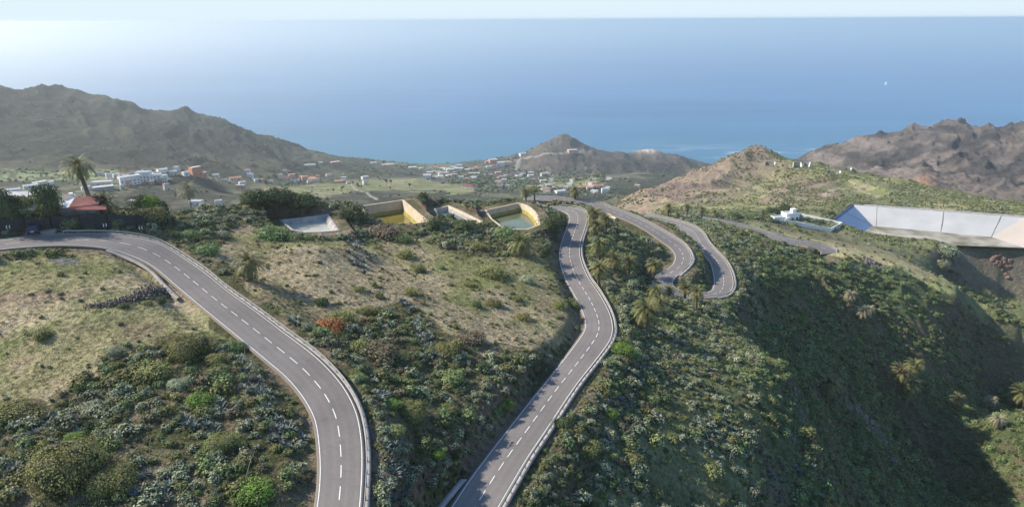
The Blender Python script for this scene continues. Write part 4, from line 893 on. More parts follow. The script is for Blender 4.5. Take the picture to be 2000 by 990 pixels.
for (px, py, wp, df, h_, wall, roof, wins, lab) in HS:
    p = hit(px, py, 380); wd = dist_m(wp, p)*.92
    house((p.x, p.y, p.z), face_cam(p)+random.uniform(-.5, .5), wd, max(4, wd*df*1.2), h_, wall, roof, lab, 'house' if 'barn' not in lab and 'shed' not in lab else 'barn', 'houses of the valley and village', wins=wins, name='house', floors=2 if h_ > 6.5 else 1, rise=wd*.12, roofm='redroof' if 'red roof' in lab else ('greyroof' if 'metal' in lab else None), sink=5, tower=('roof room' in lab))

gv_ = random.Random(8); done = [(h[0], h[1]) for h in HS]; add = 0; tr_ = 0
LMH = [(h[0], h[1], h[8]) for h in HS if len(h[8].split()) <= 10]; UH = set()
while add < 96 and tr_ < 5000:
    tr_ += 1
    px, py = gv_.choice([(gv_.uniform(826, 960), gv_.uniform(329, 356)), (gv_.uniform(826, 900), gv_.uniform(328, 350)), (gv_.uniform(960, 1080), gv_.uniform(340, 368)), (gv_.uniform(1060, 1190), gv_.uniform(355, 378)), (gv_.uniform(420, 720), gv_.uniform(338, 362)), (gv_.uniform(180, 330), gv_.uniform(338, 372))])
    if min(math.hypot(px-a, (py-b_)*2) for a, b_ in done) < 9: continue
    p = hit(px, py, 500); wl = gv_.choice(['white', 'white', 'white', 'offwhite', 'offwhite', 'pink', 'greywall']); rf = gv_.choice(['flat', 'flat', 'hip']); done.append((px, py)); wd = dist_m(gv_.uniform(7, 13), p)
    near_ = sorted(LMH, key=lambda l: math.hypot(l[0]-px, (l[1]-py)*2))
    lab = None
    for lx, ly, lt in near_[:10]:
        dx, dy = px-lx, (py-ly)*2; rel = ('right of' if dx > 0 else 'left of') if abs(dx) > abs(dy) else ('below' if dy > 0 else 'above')
        t_ = f"{dict(white='white', offwhite='cream', pink='pink', greywall='grey')[wl]} {'tiled' if rf == 'hip' else 'flat roofed'} house {rel} the {lt}"
        if t_ not in UH and len(t_.split()) <= 16: lab = t_; break
    if not lab: continue
    UH.add(lab); add += 1
    house((p.x, p.y, p.z), face_cam(p)+gv_.uniform(-.6, .6), wd, wd*.6, gv_.choice([4, 4, 6.8]), wl, rf, lab, 'house', 'houses of the valley and village', wins=2, rise=wd*.12, sink=5)
# striped water tanks on the saddle
def tank(px, py, wp, h_, label, rz=0):
    p = hit(px, py, 450, 800); wd = dist_m(wp, p); root = empty('water_tank', p, face_cam(p)+rz); tag(root, label, 'water tank', 'open water tanks on the saddle')
    mb_ = MB(); t_ = .5
    mb_.box((0, wd*.3, h_/2-1), (wd, t_, h_+2)); mb_.box((-wd/2+t_/2, 0, h_/2-1), (t_, wd*.6-t_, h_+2)); mb_.build('concrete_wall', MT['concrete_d'], root)
    V = [(wd/2, -wd*.3, -2), (wd/2+1, -wd*.3, -2), (wd/2+1, wd*.28, -2), (wd/2, wd*.28, -2), (wd/2, -wd*.3, .3), (wd/2+1, -wd*.3, .3), (wd/2+1, wd*.28, h_), (wd/2, wd*.28, h_)]
    MB().add(V, [(3, 2, 1, 0), (4, 5, 6, 7), (0, 1, 5, 4), (1, 2, 6, 5), (2, 3, 7, 6), (3, 0, 4, 7)]).build('white_wing_wall', MT['white'], root)
    MB().box((0, 0, -.4), (wd-1.1, wd*.55, .3)).build('tank_floor', MT['mud'], root)
tank(1503, 322, 16, 2.2, 'open concrete tank with white wing wall left on the saddle')
tank(1556, 326, 14, 3.4, 'open tank with tall white triangular wall beside the surf gap', .3)
tank(1574, 325, 10, 3.6, 'brown walled tank with white triangular end, middle of the saddle', -.2)
tank(1627, 338, 22, 1.8, 'long low concrete tank with stone wall at right of the saddle')
tank(1655, 332, 10, 1.5, 'smallest pale tank on the green hill crest')

# white walled compound
def pt(px, py, drop): return np.array(PH(px, py, drop))
cw = empty('garden_compound', pt(1570, 440, 113.0)); tag(cw, 'white walled garden compound beside the big reservoir with hut inside', 'compound wall'); o3 = pt(1570, 440, 113.0)
cor = [np.array(hit(*q, 250, 520)) for q in ((1532, 436), (1622, 453), (1644, 441), (1561, 423))]
ztop = max(c_[2] for c_ in cor)
for i in range(4):
    a, b_ = cor[i]-o3, cor[(i+1) % 4]-o3; n2 = np.array([-(b_-a)[1], (b_-a)[0], 0]); n2 = n2/np.linalg.norm(n2)*.4; e_ = (b_-a)/np.linalg.norm(b_-a)*.41
    a2, b2 = a+(e_ if i % 2 else 0), b_-(e_ if i % 2 else 0); hh = 2.0 if i in (0, 1) else 2.2
    V = [a2-up*3, b2-up*3, b2+n2-up*3, a2+n2-up*3, a2+up*hh, b2+up*hh, b2+n2+up*hh, a2+n2+up*hh]
    MB().add(V, [(3, 2, 1, 0), (4, 5, 6, 7), (0, 1, 5, 4), (1, 2, 6, 5), (2, 3, 7, 6), (3, 0, 4, 7)]).build('wall', MT['white'], cw)
cc_ = sum(cor)/4; floorp = [(c_*.97+cc_*.03)-o3+up*.45 for c_ in cor]; MB().add(floorp, [(0, 1, 2, 3)]).build('paved_floor', MT['concrete'], cw)
hut = np.array(hit(1542, 430, 250, 520))
house(tuple(hut), .2, 8, 6, 4.2, 'white', 'flat', 'white hut at the left corner of the walled compound', 'house', None, wins=3, name='garden_hut', sink=2, tower=True)
hut = np.array(hit(1519, 431, 250, 520)); house(tuple(hut), .2, 7, 4, 2, 'white', 'flat', 'low white outhouse left of the walled compound hut', 'house', None, wins=0, name='outhouse', sink=2)
carp = pt(1590, 419, 113); 

# ------------------------------------------------------------------ vegetation prototypes
def leafcloud(n_leaf, rad, hgt, lsz, seed, lobes=7, flat=.0, mat_i=0, coremat=1, tr=.55):
    g = random.Random(seed); mb_ = MB()
    L = [(g.uniform(-.5, .5)*rad, g.uniform(-.5, .5)*rad, g.uniform(.25, .62)*hgt, g.uniform(.38, .6)*rad) for _ in range(lobes)]
    L.append((0, 0, hgt*.42, rad*.62))
    # dark woody core
    for (x, y, z, r_) in L[:max(3, lobes//2)]+L[-1:]:
        V = []; F = []; nn = 7
        for j, (zz, rr_) in enumerate(((-.9, .35), (-.3, .8), (.3, .75), (.75, .35))):
            for k in range(nn):
                a = 6.283*k/nn; q = rr_*r_*g.uniform(.75, 1.0)*.8; V.append((x+math.cos(a)*q, y+math.sin(a)*q, max(0.0, z*.95+zz*r_*.8)))
        for j in range(3):
            for k in range(nn): F.append((j*nn+k, j*nn+(k+1) % nn, (j+1)*nn+(k+1) % nn, (j+1)*nn+k))
        F.append(tuple(range(3*nn, 4*nn))); mb_.add(V, F, coremat)
    for _ in range(n_leaf):
        x, y, z, r_ = g.choice(L); d = Vector((g.gauss(0, 1), g.gauss(0, 1), g.gauss(.25, .9))).normalized(); q = r_*g.uniform(.82, 1.08)
        c = Vector((x, y, z))+d*q; c.z = max(.03, c.z*(hgt/max(hgt, z+r_)) if c.z > hgt else c.z)
        nrm = (d*1.0+Vector((g.uniform(-1, 1), g.uniform(-1, 1), g.uniform(-.4, 1)))*.75).normalized()
        a = nrm.orthogonal().normalized(); bb = nrm.cross(a); t_ = g.uniform(0, 6.28); u = a*math.cos(t_)+bb*math.sin(t_); v = nrm.cross(u); s_ = lsz*g.uniform(.6, 1.35)
        mb_.add([c+u*s_, c+v*s_*.7, c-u*s_, c-v*s_*.7+nrm*s_*.25], [(0, 1, 2, 3)], mat_i)
    return mb_
SHR = {}
def proto(name, n_, *a, mats=None, **k):
    SHR.setdefault(name, [])
    for s_ in range(n_): SHR[name].append(leafcloud(*a, seed=hash((name, s_)) % 9973 if False else (len(name)*131+s_*17), **k).mesh('shrub', mats))
proto('sage', 4, 230, 1.0, 1.0, .12, mats=[MT['leaf_sage'], MT['core']], lobes=9)
proto('green', 4, 240, 1.0, .95, .12, mats=[MT['leaf_green'], MT['core']], lobes=8)
proto('olive', 3, 260, 1.0, .85, .11, mats=[MT['leaf_olive'], MT['core']], lobes=8)
proto('dark', 3, 240, 1.0, .9, .12, mats=[MT['leaf_dark'], MT['core']], lobes=8)
proto('rust', 1, 330, 1.0, .85, .10, mats=[MT['leaf_rust'], MT['core']], lobes=8)
proto('bright', 2, 280, 1.0, .85, .11, mats=[MT['leaf_bright'], MT['core']], lobes=8)
proto('brown', 2, 220, 1.0, .7, .10, mats=[MT['leaf_brown'], MT['core']], lobes=7)
# large bush: many more, smaller leaves
BIG = {}
for nm, mm in (('olive', 'leaf_olive'), ('green', 'leaf_green'), ('dark', 'leaf_dark'), ('rust', 'leaf_rust'), ('bright', 'leaf_bright'), ('brown', 'leaf_brown'), ('sage', 'leaf_sage')):
    BIG[nm] = leafcloud(2400, 1.0, .85, .052, 77, lobes=16).mesh('bush', [MT[mm], MT['core']])
HUGE = leafcloud(9000, 1.0, .85, .024, 78, lobes=26).mesh('bush', [MT['leaf_olive'], MT['core']])
def agave_mesh(seed, n_=24):
    g = random.Random(seed); mb_ = MB()
    for k in range(n_):
        a = k*2.399+g.uniform(-.2, .2); el = R(g.uniform(25, 80)); L = g.uniform(.75, 1.1); w_ = .075
        d = Vector((math.cos(a), math.sin(a), 0)); s_ = Vector((-math.sin(a), math.cos(a), 0)); pts = []
        for j, t_ in enumerate((0, .35, .7, 1)):
            e = el-t_*.35; q = d*(math.cos(e)*L*t_)+Vector((0, 0, math.sin(e)*L*t_)); ww = w_*(1.0, 1.25, .8, .02)[j]; pts.append((q-s_*ww+Vector((0, 0, ww*.5)), q, q+s_*ww+Vector((0, 0, ww*.5))))
        V = [p for t3 in pts for p in t3]; F = []
        for j in range(3): F += [(j*3, j*3+1, j*3+4, j*3+3), (j*3+1, j*3+2, j*3+5, j*3+4)]
        mb_.add(V, F)
    return mb_.mesh('agave', MT['agave'])
AG = [agave_mesh(s_) for s_ in range(3)]
def tuft(m_, seed):
    g = random.Random(seed); mb_ = MB()
    for _ in range(16):
        a = g.uniform(0, 6.28); x, y = g.uniform(-.35, .35), g.uniform(-.35, .35); l = g.uniform(.15, .4); t_ = g.uniform(.05, .3)
        mb_.add([(x-.05*math.sin(a), y+.05*math.cos(a), 0), (x+.05*math.sin(a), y-.05*math.cos(a), 0), (x+math.cos(a)*t_, y+math.sin(a)*t_, l)], [(0, 1, 2)])
    return mb_.mesh('tuft', m_)
TU = [tuft(MT['grassdry'], 1), tuft(MT['grassdry'], 2), tuft(MT['grassgreen'], 3)]
def far_blob(seed, m_):
    return leafcloud(46, 1.0, 1.0, .27, seed, lobes=4).mesh('scrub', [m_, MT['core']])
FB = [far_blob(1, MT['leaf_dark']), far_blob(2, MT['leaf_green']), far_blob(3, MT['leaf_sage']), far_blob(4, MT['leaf_olive'])]

def palm_meshes(seed, dry=.25, pale=False):
    """unit-size palm: crown radius about 1, separate trunk built per palm"""
    g = random.Random(seed); fr = MB(); sk = MB()
    def frond(mb_, a, el, L, droop):
        d = Vector((math.cos(a), math.sin(a), 0)); s_ = Vector((-math.sin(a), math.cos(a), 0)); n_ = 9; pts = []; p = Vector((0, 0, 0)); e = el
        for k in range(n_+1):
            pts.append((p.copy(), e)); p = p+(d*math.cos(e)+Vector((0, 0, math.sin(e))))*(L/n_); e -= droop/n_*(1+k*.12)
        for k in range(n_):
            q, e = pts[k]; q2, _ = pts[k+1]; tdir = (q2-q).normalized(); upv = tdir.cross(s_)*-1
            mb_.add([q-s_*.018, q+s_*.018, q2+s_*.014, q2-s_*.014], [(0, 1, 2, 3)])
            if k < 1: continue
            ll = L*.17*math.sin(math.pi*min(.92, (k+.6)/(n_+.5)))+.03
            for j in range(3):
                b0 = q+(q2-q)*(j/3); b1 = q+(q2-q)*((j+.8)/3)
                for sg in (-1, 1):
                    tip = b0+tdir*ll*.75+s_*sg*ll*.75+Vector((0, 0, g.uniform(-.05, .03)))
                    mb_.add([b0, b1, tip], [(0, 1, 2)])
    for k in range(52):
        a = k*2.399+g.uniform(-.15, .15); t_ = k/52
        frond(fr, a, R(82-95*t_+g.uniform(-8, 8)), g.uniform(.88, 1.08), R(55+35*g.random()))
    for k in range(int(18*dry*4)):
        frond(sk, g.uniform(0, 6.28), R(g.uniform(-65, -15)), g.uniform(.6, .85), R(50))
    return fr.mesh('crown', MT['palmpale'] if pale else MT['palmgreen']), sk.mesh('dead_fronds', MT['palmdry'])
PALM = [palm_meshes(1), palm_meshes(2), palm_meshes(3, .4), palm_meshes(4, .3, True)]
def palm(px, py, top, cwid, label, v=0, lean=(0, 0), group='palms beside the winding roads', rmin=40, rmax=900):
    p = hit(px, py, rmin, rmax); D = (np.array(p)-np.array([0, 0, CAMZ]))@FWD
    rad = cwid*D/FPX/2*1.22; H = (py-top)*D/FPX/cp; th_ = max(.6, H-rad*.75)
    root = empty('palm_tree', (p.x, p.y, p.z-.1), random.uniform(0, 6.28)); tag(root, label, 'palm tree', group)
    rz = root.rotation_euler.z; lx = lean[0]*math.cos(-rz)-lean[1]*math.sin(-rz); ly = lean[0]*math.sin(-rz)+lean[1]*math.cos(-rz)
    pts = []; rads = []; r0 = max(.22, min(.42, rad*.1))
    for k in range(9):
        t_ = k/8; pts.append((lx*t_**1.3, ly*t_**1.3, t_*th_)); rads.append(r0*(1.25-.45*t_+(.35 if k == 8 else (.2 if k == 0 else 0))+(.05 if k % 2 else -.05)))
    MB().tube(pts, rads, 9).build('trunk', MT['palmtrunk'], root, True)
    cm, dm = PALM[v]
    c_ = link('crown', cm, None, root); c_.location = pts[-1]; c_.scale = (rad, rad, rad); d_ = link('dead_fronds', dm, None, root); d_.location = pts[-1]; d_.scale = (rad*.95,)*3
    return root
def ptag(*a, **k): return palm(*a, **k)
for a in [
 (182, 412, 304, 62, 'tallest palm leaning by the red roofed shed', 0, (-1.4, .2)), (208, 420, 372, 56, 'short stout palm right of the tallest palm', 1), (375, 418, 356, 42, 'lone palm at the plateau edge above the guardrail bend', 0),
 (490, 547, 484, 66, 'squat bushy palm on dry grass right of the upper road', 2), (1017, 497, 450, 58, 'wide low palm in bushes under the round cornered pond', 1),
 (1027, 394, 364, 26, 'ragged palm at far hairpin, nearer the ponds', 2), (1044, 394, 362, 22, 'slim palm at far hairpin, nearer the road', 0), (1123, 390, 361, 30, 'palm standing against the dark knoll beyond the far hairpin', 0),
 (1160, 436, 400, 42, 'uppermost pale palm of the grove inside the bend', 2), (1165, 466, 424, 40, 'palm right below the uppermost one of the grove', 2), (1183, 458, 414, 36, 'palm beside the concrete chute in the grove', 0),
 (1170, 511, 460, 44, 'tall palm in the middle of the grove', 1), (1199, 530, 488, 46, 'broad green palm right of the grove middle', 1), (1169, 562, 505, 46, 'double trunked looking palm touching the guardrail', 0),
 (1228, 537, 495, 38, 'dark palm shaded under the hairpin bank', 0), (1276, 548, 503, 36, 'palm beside the shaded hairpin road', 1),
 (1281, 586, 552, 36, 'dry palm before the shaded hairpin', 2), (1306, 582, 554, 30, 'small ragged palm between two larger before the hairpin', 2), (1337, 588, 546, 36, 'palm at the foot of the green bank in the hairpin', 1), (1359, 607, 556, 36, 'single palm by the reddish verge of the outer hairpin', 0),
 (1261, 645, 578, 62, 'largest dry skirted palm above the agave slope', 2), (1288, 615, 574, 40, 'palm tucked behind the largest dry skirted palm', 1),
 (1305, 425, 394, 28, 'dark palm at left of the far roadside row', 1), (1324, 426, 412, 20, 'stunted palm second in the far roadside row', 2), (1341, 426, 396, 20, 'slender palm third in the far roadside row', 0), (1370, 430, 402, 18, 'slender palm fourth in the far roadside row', 0), (1396, 426, 407, 22, 'bushy palm fifth in the far roadside row', 1), (1407, 444, 432, 12, 'tiny brown palm beside the farthest road leg', 2), (1450, 460, 446, 12, 'tiny brown palm on slope under the farthest road leg', 2), (1489, 428, 408, 16, 'palm right of the dark bushes near the white compound', 0),
 (1657, 603, 566, 26, 'pale withered palm on the shaded ravine side', 3), (1684, 630, 596, 30, 'leaning withered palm right of the pale one', 3), (1695, 622, 594, 26, 'withered palm in pair on the shaded ravine side', 3),
 (1614, 776, 724, 52, 'sunlit palm rising just beyond the near crest', 1), (1752, 772, 706, 46, 'left palm of the sunlit cluster in the ravine', 1), (1779, 752, 696, 40, 'highest palm of the sunlit cluster in the ravine', 0), (1768, 790, 728, 44, 'front palm of the sunlit cluster in the ravine', 0),
 (1868, 800, 764, 34, 'lone green palm right of the ravine cluster', 1), (1811, 775, 754, 16, 'tiny dark palm between cluster and lone palm', 0), (1932, 800, 770, 26, 'grey palm deep in the ravine', 3), (1946, 838, 804, 32, 'greyish palm below the grey one in the ravine', 3), (1991, 796, 744, 56, 'bright palm cut by the right picture edge', 1),
 (1806, 401, 384, 10, 'small palm on the hill behind the reservoir, left one', 0), (1842, 405, 390, 10, 'small palm on the hill behind the reservoir, middle one', 0), (1925, 414, 398, 11, 'small palm on the hill behind the reservoir, right one', 0),
]: ptag(*a)

# ---- large individual bushes: px, base py, width px, colour, height factor, label
BUSH = [
 (125, 985, 175, 'olive', 1, 'huge olive bush in the bottom left corner'), (242, 972, 120, 'olive', .75, 'wide olive bush right of the huge corner bush'), (505, 990, 80, 'bright', .9, 'bright green bush at the bottom edge left of the road'),
 (375, 703, 95, 'olive', .85, 'large dark olive bush at the edge of the dry field'), (84, 667, 46, 'olive', .8, 'lone round bush in the dry field'), (427, 716, 50, 'olive', .8, 'olive bush just right of the large field edge bush'), (432, 737, 44, 'green', .8, 'rounded green bush under the field edge bushes'),
 (300, 748, 84, 'olive', .6, 'low spreading olive bush below the dry field'), (392, 800, 60, 'bright', .7, 'light green bush amid agaves left of the road'), (428, 892, 92, 'olive', .6, 'broad khaki bush in the grey shrub slope'), (151, 866, 46, 'bright', .7, 'small vivid green bush above the huge corner bush'), (28, 822, 90, 'olive', .5, 'low olive bush at the left frame edge'), (460, 690, 46, 'green', .8, 'green bush touching the upper road bend agaves'), (228, 700, 44, 'sage', .7, 'greyish bush at the lower edge of the dry field'),
 (352, 765, 50, 'sage', .7, 'grey bush right of the low spreading olive bush'), (180, 810, 60, 'sage', .6, 'grey thorny bush above the vivid one'), (120, 577, 14, 'brown', .6, 'tiny brown tuft bush in the dry field, middle of three'), (61, 579, 14, 'brown', .6, 'tiny brown tuft bush in the dry field, first of three'), (94, 572, 18, 'brown', .5, 'flat brown tuft bush in the dry field, last of three'),
 (244, 604, 26, 'dark', .7, 'dark bush in front of the stone rubble wall'), (288, 598, 22, 'olive', .8, 'round bush at the end of the rubble wall'), (315, 598, 30, 'dark', .8, 'darker bush beside the end of the rubble wall'), (237, 637, 14, 'brown', .8, 'little brown bush alone under the rubble wall'),
 (645, 655, 64, 'rust', .85, 'rust orange bush on the slope right of the road'), (672, 640, 70, 'olive', .7, 'olive bush behind the rust orange one'), (668, 670, 50, 'dark', .7, 'dark bush in front of the rust orange one'), (736, 617, 32, 'olive', .9, 'right one of the twin round olive bushes'), (713, 616, 30, 'olive', .9, 'left one of the twin round olive bushes'), (628, 600, 36, 'dark', .8, 'dark round bush left of the twin olives'), (700, 572, 28, 'olive', .6, 'flat bush above the twin olive bushes'),
 (792, 508, 42, 'olive', .8, 'round olive bush on the brown field under the deep pond'), (817, 533, 34, 'olive', .8, 'olive bush below and right of the first on the brown field'), (804, 580, 40, 'olive', .7, 'low olive bush at the head of the agave line'), (862, 527, 16, 'green', 1.1, 'small upright bush in the brown field'), (916, 562, 34, 'olive', .6, 'flat olive bush in mid brown field'), (930, 602, 24, 'green', 1, 'compact green bush in lower brown field'), (962, 602, 40, 'olive', .7, 'wide olive bush beside the compact green one'), (960, 545, 68, 'olive', .6, 'widest low bush of the brown field'),
 (1030, 556, 34, 'sage', .9, 'silvery bush near the middle road'), (1020, 628, 38, 'olive', .7, 'olive bush at the field edge near the bend'), (1092, 605, 36, 'olive', .8, 'olive bush beside the road bend, left one'), (1116, 600, 38, 'green', .8, 'dark green bush overhanging the road bend'), (880, 560, 16, 'brown', .6, 'small brown bush in mid brown field'), (1010, 590, 30, 'olive', .6, 'thin olive bush above the field edge'),
 (740, 708, 84, 'brown', .7, 'large brownish bush right of the upper road'), (700, 690, 60, 'olive', .6, 'olive bush left of the large brownish one'), (872, 702, 60, 'olive', .8, 'olive bush at lower end of the agave line'), (920, 676, 66, 'brown', .6, 'grey brown bush at the bottom of the brown field'), (882, 756, 60, 'green', .8, 'full green bush between the two roads'), (986, 806, 46, 'bright', .7, 'lime green bush beside the middle road bank'), (800, 822, 96, 'olive', .6, 'long olive and brown bush midway between roads'), (875, 815, 50, 'olive', .7, 'yellowish olive bush right of the long one'), (770, 855, 46, 'green', .8, 'green bush below the long olive one'), (700, 745, 34, 'green', .8, 'fresh green bush near the upper road rail'), (855, 910, 34, 'bright', .8, 'lime bush low between the two roads'), (765, 800, 40, 'bright', .7, 'pale lime bush above the long olive one'),
 (532, 472, 78, 'green', .75, 'wide green bush left of the earth mound'), (408, 500, 56, 'green', .7, 'green bush beside the upper road rail'), (370, 470, 50, 'green', .7, 'green bush right of the chevron signs'), (430, 465, 34, 'sage', .7, 'sage bush on the bright grass patch'), (597, 470, 30, 'green', .7, 'small green bush above the earth mound'), (748, 470, 78, 'brown', .6, 'reddish brown thicket under the yellow pond'), (690, 436, 72, 'dark', .9, 'dark tree like bush left of the yellow pond'), (785, 476, 40, 'green', .8, 'green bush in front of the yellow pond wall'), (850, 450, 52, 'dark', .8, 'dark bush hiding the narrow pond'), (905, 455, 60, 'dark', .7, 'dark thicket under the narrow pond'), (985, 470, 56, 'green', .8, 'fresh green bush under the round cornered pond'), (935, 492, 44, 'olive', .8, 'yellow green bush at the top of the brown field'), (1090, 440, 50, 'dark', .8, 'dark bush on the bank beside the middle road'), (1075, 470, 54, 'dark', .8, 'dark bush above the long road shadow'), (1062, 500, 40, 'dark', .8, 'dark bush at the top corner of the brown field'),
 (1216, 697, 52, 'bright', .8, 'bright green bush beside the middle road rail'), (1240, 705, 36, 'green', .8, 'green bush right of the bright one at the rail'), (1275, 790, 36, 'green', .8, 'fresh green bush on the right hand slope'), (1150, 895, 56, 'olive', .7, 'khaki bush on slope right of the lower road'), (1565, 632, 28, 'bright', .8, 'bright lone bush on the shaded hillside'), (1190, 820, 36, 'bright', .6, 'small light bush on slope below the guardrail'), (1095, 840, 46, 'dark', .6, 'dark bush against the guardrail kerb'),
 (1845, 512, 40, 'sage', 1.2, 'pale bush on the sunlit rib in the dark gully'), (1838, 532, 34, 'sage', 1, 'lower pale bush on the sunlit rib in the dark gully'), (1783, 470, 12, 'brown', .8, 'small brown bush on the yellow grass before the reservoir'),
 (1435, 426, 30, 'dark', .7, 'dark bush by the far road row'), (1470, 427, 34, 'green', .7, 'green bush right of the far road row'), (1508, 420, 34, 'dark', .9, 'dark hedge bush left of the compound'), (1532, 414, 34, 'dark', .9, 'second dark hedge bush behind the compound hut'), (1552, 430, 22, 'dark', 1, 'dark shrub inside the compound by the hut'), (1575, 434, 26, 'dark', .7, 'dark hedge inside the compound, middle'), (1600, 440, 24, 'dark', .7, 'dark hedge inside the compound, right end'), (1622, 422, 20, 'dark', .9, 'dark bush between compound and shaded liner face'), (1548, 442, 16, 'green', 1, 'green shrub before the compound wall'),
]
def lbush(px, py, wp, c_, hf, label, name='bush', cat='bush', group='large bushes on the slopes', rmin=40, rmax=800):
    p = hit(px, py, rmin, rmax); D = (np.array(p)-np.array([0, 0, CAMZ]))@FWD; r_ = wp*D/FPX/2
    d = Vector((p.x, p.y, 0)).normalized()*r_*.7; x, y = p.x+d.x, p.y+d.y
    o = link(name, HUGE if wp > 90 and c_ == 'olive' else BIG[c_]); o.location = (x, y, gz(x, y)-.1*r_); o.scale = (r_*1.0, r_*random.uniform(.8, 1.0), r_*hf*1.1); o.rotation_euler = (0, 0, random.uniform(0, 6.28)); tag(o, label, cat, group); OCC.append((x, y, r_*.8)); return o
OCC = []
for b_ in BUSH: lbush(*b_)
# trees by the house and on the crest
def tree(px, py, wp, hm, c_, label, rmin=40, rmax=400, group='garden trees behind the upper road'):
    p = hit(px, py, rmin, rmax); D = (np.array(p)-np.array([0, 0, CAMZ]))@FWD; r_ = wp*D/FPX/2; H = hm
    root = empty('tree', (p.x, p.y, p.z-.15), random.uniform(0, 6)); tag(root, label, 'tree', group)
    mb_ = MB().tube([(0, 0, 0), (.1, 0, H*.3), (.05, .1, H*.6)], [r_*.1+.08, r_*.07+.06, .05], 7)
    for a in (0, 2.1, 4.2): mb_.tube([(.1, 0, H*.28), (math.cos(a)*r_*.5, math.sin(a)*r_*.5, H*.6)], [r_*.05+.04, .03], 5)
    mb_.build('trunk', MT['wood'], root)
    c2 = link('crown', BIG[c_], None, root); c2.location = (0, 0, H*.22); c2.scale = (r_, r_, H*.95); OCC.append((p.x, p.y, r_*.7)); return root
for a in [(8, 440, 62, 6.5, 'dark', 'dark round tree at the left frame edge behind the fence'), (98, 432, 56, 7, 'dark', 'dark tree left of the red roofed shed'), (68, 436, 60, 5.2, 'olive', 'grey olive tree in front of the striped tile roof'), (38, 434, 40, 5, 'dark', 'small dark tree before the porch building'),
          (276, 424, 40, 4.5, 'dark', 'dark garden tree left of the fresh green one'), (296, 426, 46, 4.8, 'bright', 'fresh green garden tree behind the netting fence'), (300, 436, 70, 3.6, 'olive', 'pale olive garden tree drooping over the netting fence'), (316, 430, 34, 4, 'dark', 'dark garden tree right of the fresh green one'),
          (500, 402, 60, 4, 'dark', 'dark tree at the left of the crest clump'), (545, 406, 60, 4.2, 'dark', 'dark tree in the middle of the crest clump'), (590, 412, 60, 4.5, 'dark', 'dark tree at the right of the crest clump'),
          (140, 446, 40, 2.4, 'green', 'leafy shrub tree in front of the black fence'), (228, 446, 22, 2, 'green', 'small shrub tree near the chevron sign'), (240, 445, 16, 2.2, 'sage', 'thin shrub tree right of the chevron sign')]: tree(*a)

# ------------------------------------------------------------------ scatter
def zone_weights(x, y):
    """returns density 0..1 and kind mix index from photo zones"""
    P = np.stack([x, y, th(x, y)], -1); px, py, _ = to_px(P); return px, py, P
def scatter(n_, r0, r1, seed, a0=R(-42), a1=R(42)):
    g = np.random.default_rng(seed); a = g.uniform(a0, a1, n_); r_ = np.sqrt(g.uniform(r0*r0, r1*r1, n_)); return r_*np.sin(a), r_*np.cos(a), g
def clear(x, y, marg):
    ok = thm(RD, x, y) > marg; ok &= thm((WATERY | RES_MASK).astype(float), x, y) < .02
    return ok
def occ_ok(x, y):
    ok = np.ones(len(x), bool)
    for ox, oy, r_ in OCC: ok &= (x-ox)**2+(y-oy)**2 > (r_*.9)**2
    return ok
def visible(P, lift=1.5):
    """keep points that can be seen in the photo (terrain only) or nearly"""
    px, py, z = to_px(P); vis = (px > -60) & (px < 2060) & (py > -20) & (py < 1090)
    o = np.array([0, 0, CAMZ]); Q = P.copy(); Q[:, 2] += lift; bad = np.zeros(len(P), bool)
    for t_ in np.linspace(.25, .985, 46):
        S = o+(Q-o)*t_; bad |= th(S[:, 0], S[:, 1]) > S[:, 2]
    return vis & ~bad
xs, ys, g = scatter(190000, 50, 430, 5)
px, py, P = zone_weights(xs, ys)
ok = clear(xs, ys, 1.9) & occ_ok(xs, ys); cutside = (thm(RS, xs, ys) < 0); 
rr = np.hypot(xs, ys)
qx_ = px+(fbm(xs/8, ys/8, 3, 401)-.5)*150; qy_ = py+(fbm(xs/8+40, ys/8, 3, 402)-.5)*90
inA = inpoly(qx_, qy_, FIELD_A); inB = inpoly(qx_, qy_, FIELD_B); inS = inpoly(px, py, SHELF)
pool_front = inpoly(px, py, [(540, 445), (665, 445), (665, 462), (560, 462)])|inpoly(px, py, [(700, 432), (850, 432), (850, 456), (700, 456)])
dens = np.full(len(xs), .62)
dens = np.where(inA, .035, dens); dens = np.where(inB, .15, dens); dens = np.where(inS & (rr > 290), .05, dens)
cl = fbm(xs/7, ys/7, 3, 201); dens *= np.where(dens > .3, np.clip((cl-.22)*3.6, .35, 1.3), np.clip((cl-.3)*4, .1, 1.5))
dens = np.where((rr > 300) & (px > 1640) & (py < 480), .03, dens)
dens = np.where(inpoly(px, py, [(1620, 495), (1830, 560), (1900, 640), (1800, 700), (1640, 560)]) & (rr > 230), dens*.8, dens)
dens = np.where(pool_front, .02, dens); dens = np.where(inpoly(px, py, [(655, 452), (700, 440), (710, 470), (640, 470)]), .6, dens); dens = np.where(inpoly(px, py, [(880, 436), (945, 436), (960, 430), (985, 452), (1030, 452), (1060, 446), (1062, 462), (940, 462)]), 1.6, dens)
